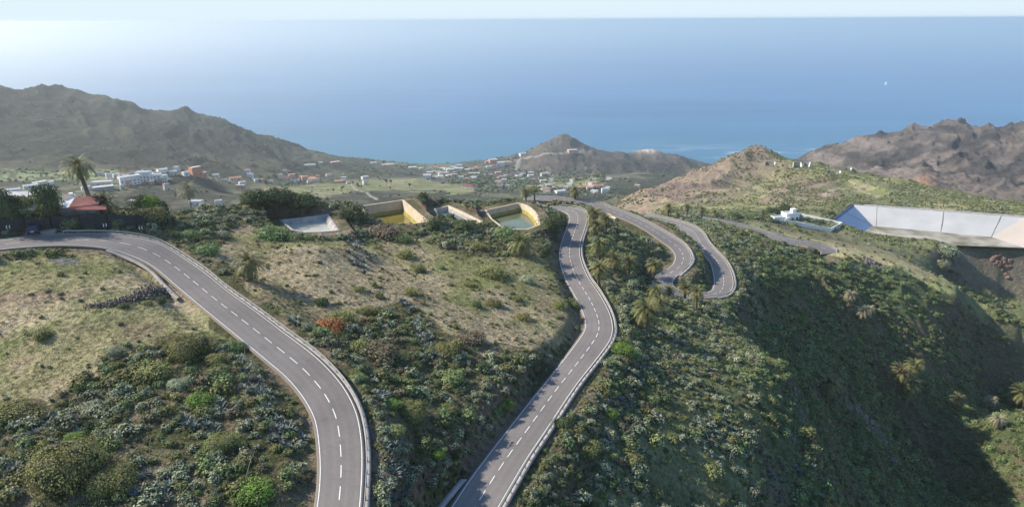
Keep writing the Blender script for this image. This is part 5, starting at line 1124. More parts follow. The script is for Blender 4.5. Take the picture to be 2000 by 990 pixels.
# the dusty bare strip low on the right slope
dens = np.where(inpoly(px, py, [(1290, 760), (1370, 760), (1420, 1000), (1260, 1000)]), dens*.5, dens)
keep = ok & (g.uniform(0, 1, len(xs)) < dens*.50)
xs, ys, px, py, P, rr = xs[keep], ys[keep], px[keep], py[keep], P[keep], rr[keep]
v = visible(P); xs, ys, px, py, P, rr = xs[v], ys[v], px[v], py[v], P[v], rr[v]; n_ = len(xs)
inA = inpoly(px, py, FIELD_A); inB = inpoly(px, py, FIELD_B)
u = g.uniform(0, 1, n_); ra = (px > 1150)
kinds = np.where(u < .42, 0, np.where(u < .64, 1, np.where(u < .80, 2, np.where(u < .86, 3, 4))))   # sage green olive dark brown
rv = (px > 1480) & (py > 500); kinds = np.where(rv & (u < .55), 1, kinds); kinds = np.where((inA | inB) & (u < .5), 2, kinds)
crest = (py < 460) & (px < 1100); kinds = np.where(crest & (u > .45) & (u < .7), 3, kinds); kinds = np.where(inpoly(px, py, [(1740, 785), (1810, 780), (1910, 850), (1940, 960), (1850, 950), (1780, 860)]) & (u < .75), 4, kinds)
u2_ = g.uniform(0, 1, n_); siz = np.exp(g.normal(-.12, .35, n_)); siz = np.clip(siz, .35, 2.0)*np.where(rr > 200, 1.15, .92); siz = np.where(inA | inB, siz*np.where(u2_ < .7, .42, .7), siz)
rdist = thm(RD, xs, ys); siz = np.minimum(siz, .45+rdist*.28)
KN = ['sage', 'green', 'olive', 'dark', 'brown']
KD = {'sage': 'grey green', 'green': 'fresh green', 'olive': 'olive', 'dark': 'dark green', 'brown': 'dry brown'}
# agaves: lines and patches
AP = [([(468, 690), (500, 720), (530, 780), (520, 800), (475, 760)], 60), ([(782, 585), (810, 600), (860, 700), (850, 720), (815, 660)], 70), ([(660, 470), (700, 450), (750, 520), (700, 540)], 55), ([(380, 770), (470, 790), (430, 850), (330, 830)], 40), ([(30, 820), (180, 815), (160, 860), (40, 860)], 30),
      ([(500, 800), (590, 810), (610, 880), (520, 880)], 40), ([(730, 870), (790, 860), (800, 990), (730, 990)], 45), ([(730, 740), (760, 740), (770, 800), (735, 800)], 12), ([(1190, 690), (1300, 640), (1440, 680), (1400, 740), (1240, 760)], 90), ([(1340, 790), (1420, 800), (1460, 900), (1380, 900)], 50), ([(1480, 880), (1580, 900), (1620, 990), (1500, 990)], 40), ([(860, 468), (950, 462), (960, 480), (870, 490)], 26), ([(1060, 440), (1090, 440), (1085, 475), (1060, 475)], 14), ([(1400, 585), (1460, 600), (1450, 640), (1400, 630)], 20), ([(640, 640), (720, 660), (700, 720), (650, 700)], 16), ([(180, 900), (330, 930), (330, 990), (180, 990)], 36), ([(0, 900), (40, 900), (30, 960), (0, 960)], 8), ([(540, 620), (580, 625), (580, 645), (540, 640)], 6), ([(1180, 720), (1240, 760), (1200, 850), (1130, 800)], 30)]
ax_, ay_, asz = [], [], []
for poly, cnt in AP:
    xa, xb = min(q[0] for q in poly), max(q[0] for q in poly); ya, yb = min(q[1] for q in poly), max(q[1] for q in poly); c_ = 0; tries = 0
    while c_ < cnt and tries < cnt*12:
        tries += 1; qx, qy = random.uniform(xa, xb), random.uniform(ya, yb)
        if not inpoly(np.array([qx]), np.array([qy]), poly)[0]: continue
        d = ray(qx, qy); 
        p = hit(qx, qy, 45, 420)
        if thm(RD, np.array([p.x]), np.array([p.y]))[0] < 1.6: continue
        ax_.append(p.x); ay_.append(p.y); asz.append(random.uniform(.65, 1.25)); c_ += 1
ax_ = np.array(ax_); ay_ = np.array(ay_); asz = np.array(asz); AP3 = np.stack([ax_, ay_, th(ax_, ay_)], -1)
def where_phrase(px, py):
    if py < 470 and px < 1100: return 'on the plateau round the ponds'
    if inpoly(np.array([px]), np.array([py]), FIELD_A)[0]: return 'in the dry field inside the upper road'
    if inpoly(np.array([px]), np.array([py]), FIELD_B)[0]: return 'on the brown field between the roads'
    if px < 620 and py > 620: return 'on the scrub slope left of the upper road'
    if px < 1140: return 'on the scrub slope between the two roads'
    if py > 640 and px < 1480: return 'on the right hand slope below the guardrail'
    if px > 1480: return 'on the shaded ravine side'
    return 'in the scrub between the hairpins'
LM = [(b_[0], b_[1]-b_[2]*.3, b_[5]) for b_ in BUSH if len(b_[5].split()) <= 9]
USED = set()
def place_label(head, px, py, tail_zone):
    cand = sorted(LM, key=lambda l: math.hypot(l[0]-px, (l[1]-py)*1.3))[:75]
    for lx, ly, lt in cand:
        dx, dy = px-lx, (py-ly)*1.3
        rel = ('right of' if dx > 0 else 'left of') if abs(dx) > abs(dy) else ('below' if dy > 0 else 'above')
        dd_ = math.hypot(dx, dy); lab = f"{head} {'just ' if dd_ < 28 else ('farther ' if dd_ > 90 else '')}{rel} the {lt}" 
        if len(lab.split()) <= 16 and lab not in USED: USED.add(lab); return lab
    return f'{head} {tail_zone}'
def individuals(name, cat, pts, sizes, meshes, kindnames, n_top, grp, label_of):
    D = np.linalg.norm(pts-np.array([0, 0, CAMZ]), axis=1); ppx, ppy, _ = to_px(pts)
    infr = (ppx > 5) & (ppx < 1995) & (ppy < 985) & (ppy > 0)
    sc_ = np.where(infr, sizes/D, 0); order = np.argsort(-sc_)[:n_top]
    for i in order:
        me_ = meshes[i]; o = link(name, me_); s_ = sizes[i]; o.location = tuple(pts[i]-np.array([0, 0, .06*s_])); o.scale = (s_, s_, s_*random.uniform(.8, 1.1)); o.rotation_euler = (0, 0, random.uniform(0, 6.28))
        tag(o, label_of(i, ppx[i], ppy[i]), cat, grp(i, ppx[i], ppy[i]))
    rest = np.ones(len(pts), bool); rest[order] = False; return rest
sm_ = [SHR[KN[k]][int(q*len(SHR[KN[k]])) % len(SHR[KN[k]])] for k, q in zip(kinds, g.uniform(0, 1, n_))]
szw = lambda s_: 'small' if s_ < .8 else ('large' if s_ > 1.25 else 'mid sized')
rest = individuals('shrub', 'shrub', P, siz, sm_, None, 300, lambda i, a, b: 'shrubs '+where_phrase(a, b), lambda i, a, b: place_label(f"{szw(siz[i])} {KD[KN[kinds[i]]]} shrub", a, b, where_phrase(a, b)))
ag_m = [AG[i % 3] for i in range(len(asz))]
rest_a = individuals('agave', 'agave', AP3, asz, ag_m, None, 250, lambda i, a, b: 'agaves '+where_phrase(a, b), lambda i, a, b: place_label(('large' if asz[i] > 1.05 else ('small' if asz[i] < .85 else 'mid sized'))+' blue grey agave', a, b, where_phrase(a, b)))

# masses: one object each, instanced with geometry nodes
def proto_coll(name, meshes):
    c = bpy.data.collections.new(name)
    for k, m_ in enumerate(meshes):
        o = bpy.data.objects.new(f'{name}_{chr(97+k)}', m_); c.objects.link(o)
    return c
def mass(name, label, cat, pts, sizes, idx_, meshes, tilt=.12, seed=3, zs=(.8, 1.1)):
    n_ = len(pts); g = np.random.default_rng(seed); me_ = bpy.data.meshes.new(name); me_.vertices.add(n_); me_.vertices.foreach_set('co', np.ascontiguousarray(pts, np.float32).ravel())
    rot = np.stack([g.uniform(-tilt, tilt, n_), g.uniform(-tilt, tilt, n_), g.uniform(0, 6.28, n_)], 1); s3 = np.stack([sizes, sizes*g.uniform(.85, 1.15, n_), sizes*g.uniform(*zs, n_)], 1)
    a = me_.attributes.new('rot', 'FLOAT_VECTOR', 'POINT'); a.data.foreach_set('vector', rot.astype(np.float32).ravel())
    a = me_.attributes.new('scl', 'FLOAT_VECTOR', 'POINT'); a.data.foreach_set('vector', s3.astype(np.float32).ravel())
    a = me_.attributes.new('idx', 'INT', 'POINT'); a.data.foreach_set('value', np.ascontiguousarray(idx_, np.int32))
    o = link(name, me_); tag(o, label, cat, kind='stuff')
    ng = bpy.data.node_groups.new(name, 'GeometryNodeTree'); ng.interface.new_socket('Geometry', in_out='INPUT', socket_type='NodeSocketGeometry'); ng.interface.new_socket('Geometry', in_out='OUTPUT', socket_type='NodeSocketGeometry')
    N = ng.nodes; gi = N.new('NodeGroupInput'); go = N.new('NodeGroupOutput'); iop = N.new('GeometryNodeInstanceOnPoints'); ci = N.new('GeometryNodeCollectionInfo')
    ci.inputs['Collection'].default_value = proto_coll('proto_'+name, meshes); ci.inputs['Separate Children'].default_value = True; ci.inputs['Reset Children'].default_value = True
    def att(nm, dt): q = N.new('GeometryNodeInputNamedAttribute'); q.data_type = dt; q.inputs[0].default_value = nm; return q.outputs[0]
    ng.links.new(gi.outputs[0], iop.inputs['Points']); ng.links.new(ci.outputs[0], iop.inputs['Instance']); iop.inputs['Pick Instance'].default_value = True
    ng.links.new(att('idx', 'INT'), iop.inputs['Instance Index']); er = N.new('FunctionNodeEulerToRotation'); ng.links.new(att('rot', 'FLOAT_VECTOR'), er.inputs[0]); ng.links.new(er.outputs[0], iop.inputs['Rotation']); ng.links.new(att('scl', 'FLOAT_VECTOR'), iop.inputs['Scale'])
    ng.links.new(iop.outputs[0], go.inputs[0]); md = o.modifiers.new('scatter', 'NODES'); md.node_group = ng
    return o
allm = SHR['sage']+SHR['green']+SHR['olive']+SHR['dark']+SHR['brown']
offs = np.cumsum([0]+[len(SHR[k]) for k in KN]); lens = np.array([len(SHR[k]) for k in KN])
sub = (g.integers(0, 100, n_) % lens[kinds]); ii = offs[kinds]+sub
Pd = P.copy(); Pd[:, 2] -= .06*siz
mass('scrub_cover', 'dense grey green scrub covering the slopes', 'scrub', Pd[rest], siz[rest], ii[rest], allm)
if rest_a.any(): mass('agave_patch', 'patches of blue grey agaves', 'agaves', AP3[rest_a], asz[rest_a], np.arange(rest_a.sum()) % 3, AG)
# low herb layer between the shrubs
xs2, ys2, g2_ = scatter(170000, 50, 300, 9); px2, py2, P2 = zone_weights(xs2, ys2); ok = clear(xs2, ys2, 1.0)
fld = inpoly(px2, py2, FIELD_A) | inpoly(px2, py2, FIELD_B); keep = ok & (g2_.uniform(0, 1, len(xs2)) < np.where(fld, .75, .55)); P2 = P2[keep]; fld = fld[keep]; rr2 = np.hypot(P2[:, 0], P2[:, 1]); v = visible(P2, .5); P2 = P2[v]; fld = fld[v]
dz_ = g2_.uniform(0, 1, len(P2)); mass('grass', 'tufts of dry and green grass over the slopes', 'grass', P2, np.where(fld, .6, .9)*g2_.uniform(.5, 1.4, len(P2)), np.where(np.where(fld, dz_ < .75, dz_ < .3), (dz_*50).astype(int) % 2, 2), TU)
sh_small = g2_.uniform(0, 1, len(P2)) < np.where(fld, .012, .30)
Ps = P2[sh_small]; ks = g2_.integers(0, len(allm)-2, len(Ps)); mass('undergrowth', 'low leafy undergrowth between the shrubs', 'undergrowth', Ps, g2_.uniform(.22, .55, len(Ps)), ks, allm)
# hill and valley scrub
xs3, ys3, g3 = scatter(150000, 400, 760, 15, R(5), R(42)); px3, py3, P3 = zone_weights(xs3, ys3); ok = clear(xs3, ys3, 2) & (thm(hm, xs3, ys3) > .5) & (thm(slope, xs3, ys3) < .75)
cl = fbm(xs3/14, ys3/14, 4, 301); dn = np.clip((cl-.4)*2.2, .02, .7)*np.where(px3 > 1500, 1, .45); keep = ok & (g3.uniform(0, 1, len(xs3)) < dn*.6); P3 = P3[keep]; v = visible(P3); P3 = P3[v]
mass('hill_scrub', 'scattered scrub dotting the hill behind the reservoir', 'scrub', P3, g3.uniform(.4, 1.15, len(P3)), g3.integers(1, 4, len(P3)), FB)
xs4, ys4, g4 = scatter(120000, 380, 2300, 25); px4, py4, P4 = zone_weights(xs4, ys4); keep = (thm(hm, xs4, ys4) < .3) & (thm(RES_MASK.astype(float), xs4, ys4) < .01) & (P4[:, 2] > 6)
cl = fbm(xs4/70, ys4/70, 4, 302); wood = ((px4 > 880) & (px4 < 1180) & (py4 > 330) & (py4 < 375)); gfm = thm(gf.astype(float), xs4, ys4) > .3
dn = np.clip((cl-.46)*2.4, .02, .6); dn = np.where(wood, .75, dn); dn = np.where(gfm, .02, dn); dn *= 1-.93*np.clip(thm(mtn, xs4, ys4), 0, 1); dn = np.where((px4 > 1450) & (np.hypot(xs4, ys4) > 800), .02, dn)
keep &= g4.uniform(0, 1, len(xs4)) < dn*.35; P4 = P4[keep]; wd_ = wood[keep]; v = visible(P4, 3); P4 = P4[v]; wd_ = wd_[v]
mass('valley_scrub', 'dark scrub and small trees mottling the valley', 'scrub', P4, g4.uniform(1.2, 2.8, len(P4))*np.where(wd_, 1.35, 1)*np.clip(np.hypot(P4[:, 0], P4[:, 1])/1000, .6, 1.5), g4.integers(0, 3, len(P4)), FB, zs=(.7, 1.2))

# countable trees of the valley
def vtree(px, py, hpx, label, thin=False):
    p = hit(px, py, 450, 2400); D = (np.array(p)-np.array([0, 0, CAMZ]))@FWD; H = hpx*D/FPX
    root = empty('tree', p, random.uniform(0, 6)); tag(root, label, 'tree', 'trees of the valley fields')
    MB().tube([(0, 0, -.5), (0, 0, H*.75)], [H*.04, H*.025], 6).build('trunk', MT['wood'], root); c_ = link('crown', FB[0], None, root)
    c_.location = (0, 0, H*(.55 if thin else .2)); r_ = H*(.3 if thin else .42); c_.scale = (r_, r_, H*(.45 if thin else .85))
VT = [(652, 377, 9), (668, 374, 9), (703, 358, 7), (755, 362, 12), (764, 362, 11), (800, 368, 10), (742, 354, 6), (571, 364, 9), (583, 365, 10), (594, 364, 9), (563, 366, 8), (762, 372, 7), (540, 372, 6), (836, 356, 8), (690, 362, 8), (698, 366, 9), (706, 370, 8)]
VP = ['first tree standing on the near green field', 'second slender tree on the near green field', 'tree at the top of the dirt track', 'left one of the tall pair on the pale field', 'right one of the tall pair on the pale field', 'tree with long shadow on the pale field', 'bush like tree near the skyline houses', 'tree before the white house by the field', 'tall tree before the cream house', 'tree right of the row before the cream house', 'tree at the left of the row by the field', 'tree below the tall pair', 'tree at the near corner of the field', 'tree under the three storey village house', 'tree beside the dirt track, upper', 'tree beside the dirt track, middle', 'tree beside the dirt track, lower']
for (a, b_, c_), l_ in zip(VT, VP): vtree(a, b_, c_, l_, True)
for (a, b_, c_, l_) in [(730, 317, 6, 'dark tree on the skyline above the white house'), (750, 322, 8, 'dark tree on the skyline left of the pink house'), (328, 345, 8, 'dark tree beside the cream house on the bluff'), (358, 340, 9, 'dark tree before the narrow white house'), (640, 395, 10, 'dark tree at the foot of the dirt track'), (520, 362, 10, 'dark tree beside the gully left of the field')]: vtree(a, b_, c_, l_)

# ------------------------------------------------------------------ house and fence behind the upper road
def on(px, py): return hit(px, py, 45, 400)
# dark netting fence
fp = [on(*q) for q in [(-70, 462), (0, 458), (52, 455), (104, 453)]]; fh = [3.0, 3.0, 2.9, 2.9]
fp2 = [on(*q) for q in [(104, 453), (160, 451.5), (212, 450), (268, 446), (330, 440)]]; fh2 = [2.9, 3.2, 3.4, 2.6, 2.2]
def net_fence(P_, Hh, label, post=True):
    root = empty('fence', P_[0]); tag(root, label, 'fence', 'dark screens behind the upper road'); o_ = P_[0]; mb_ = MB()
    n_ = len(P_); V = [tuple(q-o_-Vector((0, 0, 1))) for q in P_]+[tuple(q-o_+Vector((0, 0, h))) for q, h in zip(P_, Hh)]; off = [tuple(Vector(v_)+Vector((0, .12, 0))) for v_ in V]
    F = [(i, i+1, n_+i+1, n_+i) for i in range(n_-1)]; F2 = [tuple(2*n_+j for j in reversed(f)) for f in F]; F3 = [(n_+i, n_+i+1, 3*n_+i+1, 3*n_+i) for i in range(n_-1)]
    mb_.add(V+off, F+F2+F3); mb_.build('netting_panel', MT['net'], root)
    for q, h in zip(P_, Hh): MB().box(tuple(q-o_+Vector((0, -.1, h/2-.4))), (.14, .14, h+1)).build('fence_post', MT['black'], root)
net_fence(fp, fh, 'dark screen wall left of the parked car, under the porch building'); net_fence(fp2, fh2, 'black netting fence right of the car, below the red roofed shed')
# red roofed shed
p = on(150, 449); q = Vector((p.x-1.2, p.y+5, gz(p.x-1.2, p.y+5)))
sh_ = empty('shed', q, R(14)); sh_.scale = (.78, .74, .56); tag(sh_, 'shed with faded red metal roof rising behind the black netting fence', 'shed')
MB().box((0, 0, 1.2), (8.6, 6, 4.2)).build('wall', MT['greywall'], sh_)
MB().add([(-2.0, -3.4, 3.0), (5.0, -3.6, 3.4), (5.0, 0, 5.6), (-1.2, 0, 5.5), (-2, -3.4, 2.85), (5, -3.6, 3.25), (5, 0, 5.45), (-1.2, 0, 5.35)], [(0, 1, 2, 3), (7, 6, 5, 4), (0, 4, 5, 1), (1, 5, 6, 2), (3, 7, 4, 0)]).build('roof', MT['redroof'], sh_)
MB().add([(-5.6, -3.4, 3.0), (-2.0, -3.4, 3.0), (-1.2, 0, 5.5), (-5.6, -3.4, 2.8), (-2, -3.4, 2.8), (-1.2, 0, 5.3)], [(0, 1, 2), (5, 4, 3), (0, 3, 4, 1), (2, 5, 3, 0)]).build('roof_end', MT['white'], sh_)
MB().add([(-5.6, -3.4, 3.0), (-1.2, 0, 5.5), (5, 0, 5.6), (5.4, 3.4, 3.2), (-4, 3.4, 3.0)], [(0, 1, 4), (1, 2, 3, 4)]).build('rear_roof', MT['greyroof'], sh_)
MB().add([(-3.5, -6.2, 3.0), (7.5, -6.4, 2.3), (6.6, -3.4, 3.2), (-1.5, -3.5, 2.7), (-3.5, -6.2, 2.9), (7.5, -6.4, 2.2), (6.6, -3.4, 3.1), (-1.5, -3.5, 2.6)], [(0, 1, 2, 3), (7, 6, 5, 4), (0, 4, 5, 1), (1, 5, 6, 2), (3, 7, 4, 0)]).build('lean_to_roof', MT['redroof'], sh_)
# porch building
p = on(18, 452); q = Vector((p.x-1, p.y+4.5, p.z)); ph = empty('porch_building', q, R(6)); tag(ph, 'grey building with two columned porch left of the car', 'house')
MB().box((-1, 1.5, 2), (10, 5, 5.5)).build('wall', MT['greywall'], ph); MB().add([(-6.5, -3.2, 3.6), (5, -3.2, 3.6), (4.4, 4, 5.6), (-6.5, 4, 5.6), (-6.5, -3.2, 3.4), (5, -3.2, 3.4), (4.4, 4, 5.4), (-6.5, 4, 5.4)], [(0, 1, 2, 3), (0, 4, 5, 1), (1, 5, 6, 2)]).build('roof', MT['greyroof'], ph)
for x_ in (-1.4, .0): MB().tube([(x_, -4.6, -.5), (x_, -4.6, 3.2)], .16, 8).build('column', MT['offwhite'], ph)
p = on(48, 446); q = (p.x-2, p.y+22, gz(p.x-2, p.y+22)); house(q, .1, 5, 5, 3.2, 'offwhite', 'gable', 'house with striped clay tile roof peeping between dark trees', 'house', None, wins=0, name='house', sink=3, rise=2.2)
p = on(245, 440); q = Vector((p.x, p.y+6, gz(p.x, p.y+6))); w_ = empty('canopy_roof', q, R(12)); tag(w_, 'thin pale flat roof sheet left of the fresh green garden tree', 'canopy')
MB().box((0, 0, 3.6), (3.0, 1.4, .12)).build('roof_sheet', MT['white'], w_)
for sx_ in (-1.3, 1.3): MB().box((sx_, 0, 1.5), (.12, .12, 4.1)).build('post', MT['steel_d'], w_)
# driveway apron and bus-bay marks where the car stands
a0_ = [on(46, 461), on(108, 458), on(112, 452.5), on(60, 454)]
P_ = [np.array(q) for q in a0_]; zt = max(q[2] for q in P_)+.12
mb_ = MB().add([(q[0], q[1], zt) for q in P_]+[(q[0], q[1], zt-.6) for q in P_], [(0, 1, 2, 3), (0, 4, 5, 1), (1, 5, 6, 2), (3, 7, 4, 0)]); tag(mb_.build('driveway', MT['concrete']), kind='structure')

# car seen from behind
def make_car():
    p = on(71, 460); root = empty('parked_car', (p.x, p.y, zt+.01 if False else max(p.z, zt)), R(22)); tag(root, 'dark navy hatchback with silver roof glint parked before the screen wall', 'car')
    prof = [(-2.0, .35), (-2.05, .75), (-1.95, 1.0), (-1.55, 1.48), (-1.2, 1.56), (.35, 1.54), (1.05, 1.02), (1.85, .88), (2.08, .7), (2.08, .35)]
    # x across, y forward
    V = []; n_ = len(prof)
    for sx_ in (-1, 1):
        for (y_, z_) in prof:
            wdt = .88 if z_ < 1.05 else .68; V.append((sx_*wdt, y_, z_))
    F = [tuple(range(n_))[::-1], tuple(range(n_, 2*n_))]
    for i in range(n_):
        j = (i+1) % n_; F.append((i, j, n_+j, n_+i))
    bm_ = MB().add(V, F); body = bm_.build('body', MT['carpaint'], root); md = body.modifiers.new('bevel', 'BEVEL'); md.width = .07; md.segments = 3; md.limit_method = 'ANGLE'; md.angle_limit = R(20)
    MB().add([(-.60, -1.93, 1.08), (.60, -1.93, 1.08), (.55, -1.60, 1.47), (-.55, -1.60, 1.47)], [(0, 1, 2, 3)]).build('rear_window', MT['glassdark'], root)
    for sx_ in (-1, 1):
        MB().add([(sx_*.865, -1.5, 1.07), (sx_*.865, .75, 1.07), (sx_*.715, .3, 1.46), (sx_*.715, -1.35, 1.46)], [(0, 1, 2, 3) if sx_ > 0 else (3, 2, 1, 0)]).build('side_window', MT['glassdark'], root)
        MB().box((sx_*.74, -2.0, .88), (.22, .12, .26)).build('tail_light', MT['redlamp'], root)
        MB().box((sx_*.66, 2.03, .72), (.3, .12, .14)).build('headlight', MT['whitep'], root)
        MB().box((sx_*.98, .75, 1.02), (.16, .12, .12)).build('mirror', MT['carpaint'], root)
        MB().tube([(sx_*.6, -1.2, 1.62), (sx_*.6, .2, 1.61)], .025, 6).build('roof_bar', MT['rim'], root)
        for y_ in (-1.28, 1.3):
            wh = MB().tube([(sx_*.72, y_, .32), (sx_*.92, y_, .32)], .32, 16)
            wh = wh.build('wheel', MT['tyre'], root); MB().tube([(sx_*.90, y_, .32), (sx_*.935, y_, .32)], .2, 12).build('rim', MT['rim'], wh)
    MB().box((0, -2.04, .68), (.52, .05, .12)).build('number_plate', MT['whitep'], root); MB().box((0, -2.03, .42), (1.6, .12, .16)).build('bumper', MT['black'], root)
make_car(); bpy.data.objects['parked_car'].scale = (1.12, 1.12, 1.12)
# chevron signs
def chevron(px, py, flip, label):
    p = on(px, py); root = empty('chevron_sign', p, face_cam(p)); tag(root, label, 'road sign', 'chevron signs on the upper bend')
    MB().box((0, .05, .5), (.09, .07, 1.8)).build('post', MT['steel_d'], root); MB().box((0, 0, 1.25), (1.1, .05, .8)).build('panel', MT['black'], root)
    for k in (-1, 1):
        c = k*.24; s_ = flip; a = .24
        V = [(c-s_*.15, -.04, 1.25+.33), (c-s_*.15+s_*.17, -.04, 1.25+.33), (c+s_*.15, -.04, 1.25), (c-s_*.15+s_*.17, -.04, .92), (c-s_*.15, -.04, .92), (c+s_*.0, -.04, 1.25)]
        MB().add(V, [(0, 5, 2, 1), (5, 4, 3, 2)]).build('arrow', MT['whitep'], root)
chevron(19, 456, -1, 'black sign with white chevrons pointing left, by the porch building'); chevron(207, 452, 1, 'chevron sign pointing right in front of the netting fence'); chevron(277, 457, -1, 'chevron sign pointing left behind the guardrail bend')
# rubble stone wall in the dry field
root = empty('stone_wall', hit(250, 590)); tag(root, 'collapsed dry stone wall across the pale dry field', 'stone wall'); o_ = root.location.copy(); mb_ = MB(); g = random.Random(4)
cl_ = catmull([tuple(hit(*q)) for q in [(172, 600), (215, 595), (255, 586), (290, 575), (318, 572)]], 26)
for i, c in enumerate(cl_):
    t_ = i/len(cl_)
    for k in range(7):
        s_ = g.uniform(.14, .34)*(.6+.7*t_); x, y = c[0]+g.gauss(0, .35+.35*t_), c[1]+g.gauss(0, .35+.35*t_); z = gz(x, y)+g.uniform(0, .5+.5*t_)*max(0, 1-abs(g.gauss(0, .4)))
        V = []; 
        for dx, dy, dz in ((1, 0, 0), (-1, 0, 0), (0, 1, 0), (0, -1, 0), (0, 0, 1), (0, 0, -1)): V.append((x+dx*s_*g.uniform(.6, 1.2)-o_.x, y+dy*s_*g.uniform(.6, 1.2)-o_.y, z+dz*s_*g.uniform(.5, .9)-o_.z))
        mb_.add(V, [(0, 2, 4), (2, 1, 4), (1, 3, 4), (3, 0, 4), (2, 0, 5), (1, 2, 5), (3, 1, 5), (0, 3, 5)])
mb_.build('stones', MT['stone'], root)
# rock outcrops
def crag(px, py, wp, hp, label, m_='stone', seed=1, rmin=45):
    p = hit(px, py, rmin, 900); D = (np.array(p)-np.array([0, 0, CAMZ]))@FWD; W_ = wp*D/FPX; Hh = hp*D/FPX; g = random.Random(seed); mb_ = MB()
    d_ = Vector((p.x, p.y, 0)).normalized(); sd_ = Vector((d_.y, -d_.x, 0))
    for i in range(40):
        c = sd_*g.uniform(-.5, .5)*W_+d_*g.uniform(-.5, .5)*W_*.6; gz_ = gz(p.x+c.x, p.y+c.y)-p.z; s_ = W_*g.uniform(.05, .13); hz_ = min(Hh*.35, s_*1.3)*g.uniform(.5, 1.0)
        V = []; nn = 8; lv = ((-.5, 1.15), (.25, 1.0), (.7, .8), (1, .4))
        for zz, rr_ in lv:
            for k in range(nn): a = 6.283*k/nn; q = s_*rr_*g.uniform(.7, 1.25); V.append((c.x+math.cos(a)*q, c.y+math.sin(a)*q, gz_+hz_*zz*g.uniform(.85, 1.1)))
        F = [(j*nn+k, j*nn+(k+1) % nn, (j+1)*nn+(k+1) % nn, (j+1)*nn+k) for j in range(3) for k in range(nn)]+[tuple(range(3*nn, 4*nn))]; mb_.add(V, F)
    o = mb_.build('rock_outcrop', MT[m_]); o.location = p; tag(o, label, 'rocks', 'rock outcrops of the ravine')
MT['redrock'] = mat('red_rock', (.20, .12, .09), .95, .4, .6, bump=.6)
for a in [(1690, 822, 46, 26, 'broken dark rocks on the ravine side below the single sunlit palm'), (1726, 862, 50, 24, 'lower band of dark rocks running down the ravine side'), (1655, 790, 34, 22, 'small dark crag just under the sunlit single palm'), (1560, 800, 34, 46, 'dark rocky hollow on the near crest'), (1540, 850, 26, 30, 'dark rock face below the rocky hollow'), (1712, 520, 40, 18, 'dark cone of rock at the top of the shaded hillside'), (1850, 488, 36, 14, 'black crag at the edge of the grassy shelf')]: crag(*a, seed=a[0])
crag(1955, 512, 34, 30, 'reddish crag hanging below the right end of the reservoir', 'redrock', 5, 340)
# agave flower stalks
for (px, py, hpx, lx, lab) in [(845, 632, 26, .5, 'dry leaning agave stalk at the agave line top'), (852, 692, 22, 0, 'upright dry agave stalk amid the agave line'), (292, 886, 34, .3, 'dry stalk leaning in the lower scrub slope'), (480, 935, 60, .5, 'long dry stalk fallen right in the lower scrub slope'), (1245, 722, 24, .1, 'pale upright stalk on the agave slope by the rail'), (775, 870, 20, 0, 'short dry stalk between the two roads'), (1425, 900, 22, .1, 'dry stalk on the dusty slope'), (478, 700, 24, .2, 'dry stalk in the agaves beside the upper road'), (350, 978, 30, .9, 'dry stalk lying near the bottom edge')]:
    p = hit(px, py); D = (np.array(p)-np.array([0, 0, CAMZ]))@FWD; H = hpx*D/FPX*1.05; o = MB().tube([(0, 0, -.1), (lx*H*.4, 0, H*.6), (lx*H*.8, 0, H)], [.06, .05, .03], 6).build('agave_stalk', MT['stalk']); o.location = p; tag(o, lab, 'flower stalk', 'dry agave stalks')
# concrete chute by the palm grove
p1, p2 = hit(1187, 421), hit(1203, 432); mb_ = MB(); dd = (p2-p1); rz = math.atan2(dd.y, dd.x)
ch = mb_.tube([(0, 0, .3), tuple(dd+Vector((0, 0, .5)))], .7, 6).build('concrete_chute', MT['beige']); ch.location = p1; tag(ch, 'short beige concrete drain chute by the palm grove', 'drain')

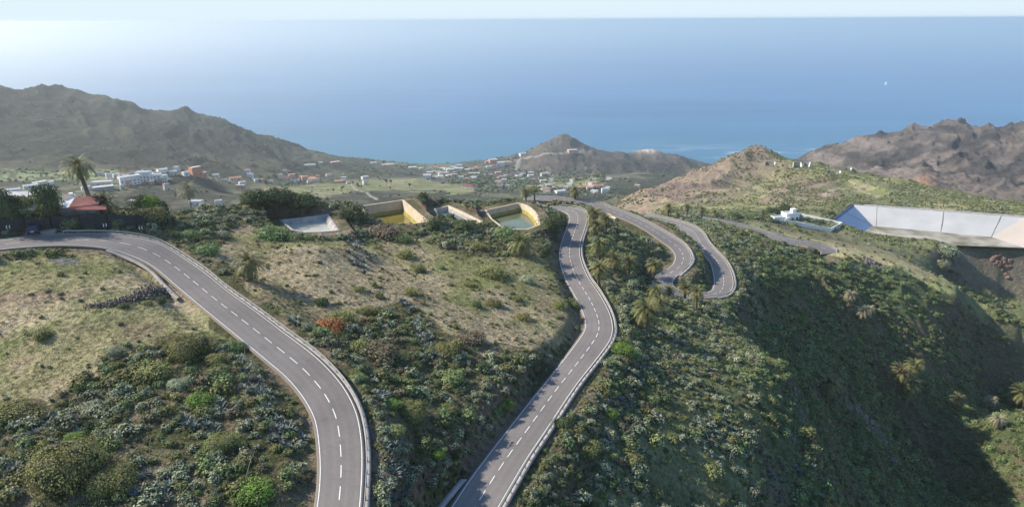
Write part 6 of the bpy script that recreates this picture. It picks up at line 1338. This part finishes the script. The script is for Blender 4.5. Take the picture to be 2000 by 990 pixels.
# sailing boat
d = ray(1730, 166); t_ = CAMZ/-d[2]; bx, by = d[0]*t_, d[1]*t_; root = empty('sailing_boat', (bx, by, 0), R(35)); tag(root, 'tiny white sailing boat alone on the open sea', 'boat')
s_ = 1.9
V = [(-1.5, -5, 1.6), (1.5, -5, 1.6), (1.9, 0, 1.6), (0, 7, 2.0), (-1.9, 0, 1.6), (-.9, -4.6, -.4), (.9, -4.6, -.4), (1.1, 0, -.4), (0, 5.6, -.4), (-1.1, 0, -.4)]
MB().add([tuple(q*s_ for q in v_) for v_ in V], [(0, 1, 2, 3, 4), (0, 5, 6, 1), (1, 6, 7, 2), (2, 7, 8, 3), (3, 8, 9, 4), (4, 9, 5, 0)]).build('hull', MT['white'], root)
MB().tube([(0, s_, 1.5*s_), (0, s_, 17*s_)], .12*s_, 6).build('mast', MT['steel'], root)
MB().add([(0, .8*s_, 2.6*s_), (0.5*s_, -4.6*s_, 2.6*s_), (.1*s_, .8*s_, 16.5*s_), (.05, .85*s_, 2.6*s_), (.6*s_, -4.5*s_, 2.6*s_)], [(0, 1, 2), (2, 4, 3), (0, 3, 4, 1)]).build('mainsail', MT['sail'], root)
MB().add([(0, 1.3*s_, 14*s_), (.5*s_, 1.6*s_, 2.4*s_), (0, 6.8*s_, 2.2*s_), (.1*s_, 1.3*s_, 14*s_), (.6*s_, 1.7*s_, 2.4*s_)], [(0, 1, 2), (2, 4, 3), (0, 3, 4, 1)]).build('jib', MT['sail'], root)

# ------------------------------------------------------------------ haze (air)
hz = bpy.data.materials.new('air_haze'); hz.use_nodes = True; nt = hz.node_tree; nt.nodes.remove(nt.nodes['Principled BSDF'])
pv = nt.nodes.new('ShaderNodeVolumePrincipled'); pv.inputs['Color'].default_value = (.93, .95, .95, 1); pv.inputs['Density'].default_value = HAZE_DENSITY; pv.inputs['Anisotropy'].default_value = .76
nt.links.new(pv.outputs[0], nt.nodes['Material Output'].inputs['Volume'])
hb_ = MB().box((0, 0, (505-42)/2), (108000, 108000, 547)).build('haze', hz); tag(hb_, kind='stuff'); hb_['label'] = 'pale sea haze over the whole view'; hb_['category'] = 'haze'
print('verts', NR*NA, 'shrubs', n_, 'agaves', len(asz), 'grass', len(P2), 'hill', len(P3), 'valley', len(P4))
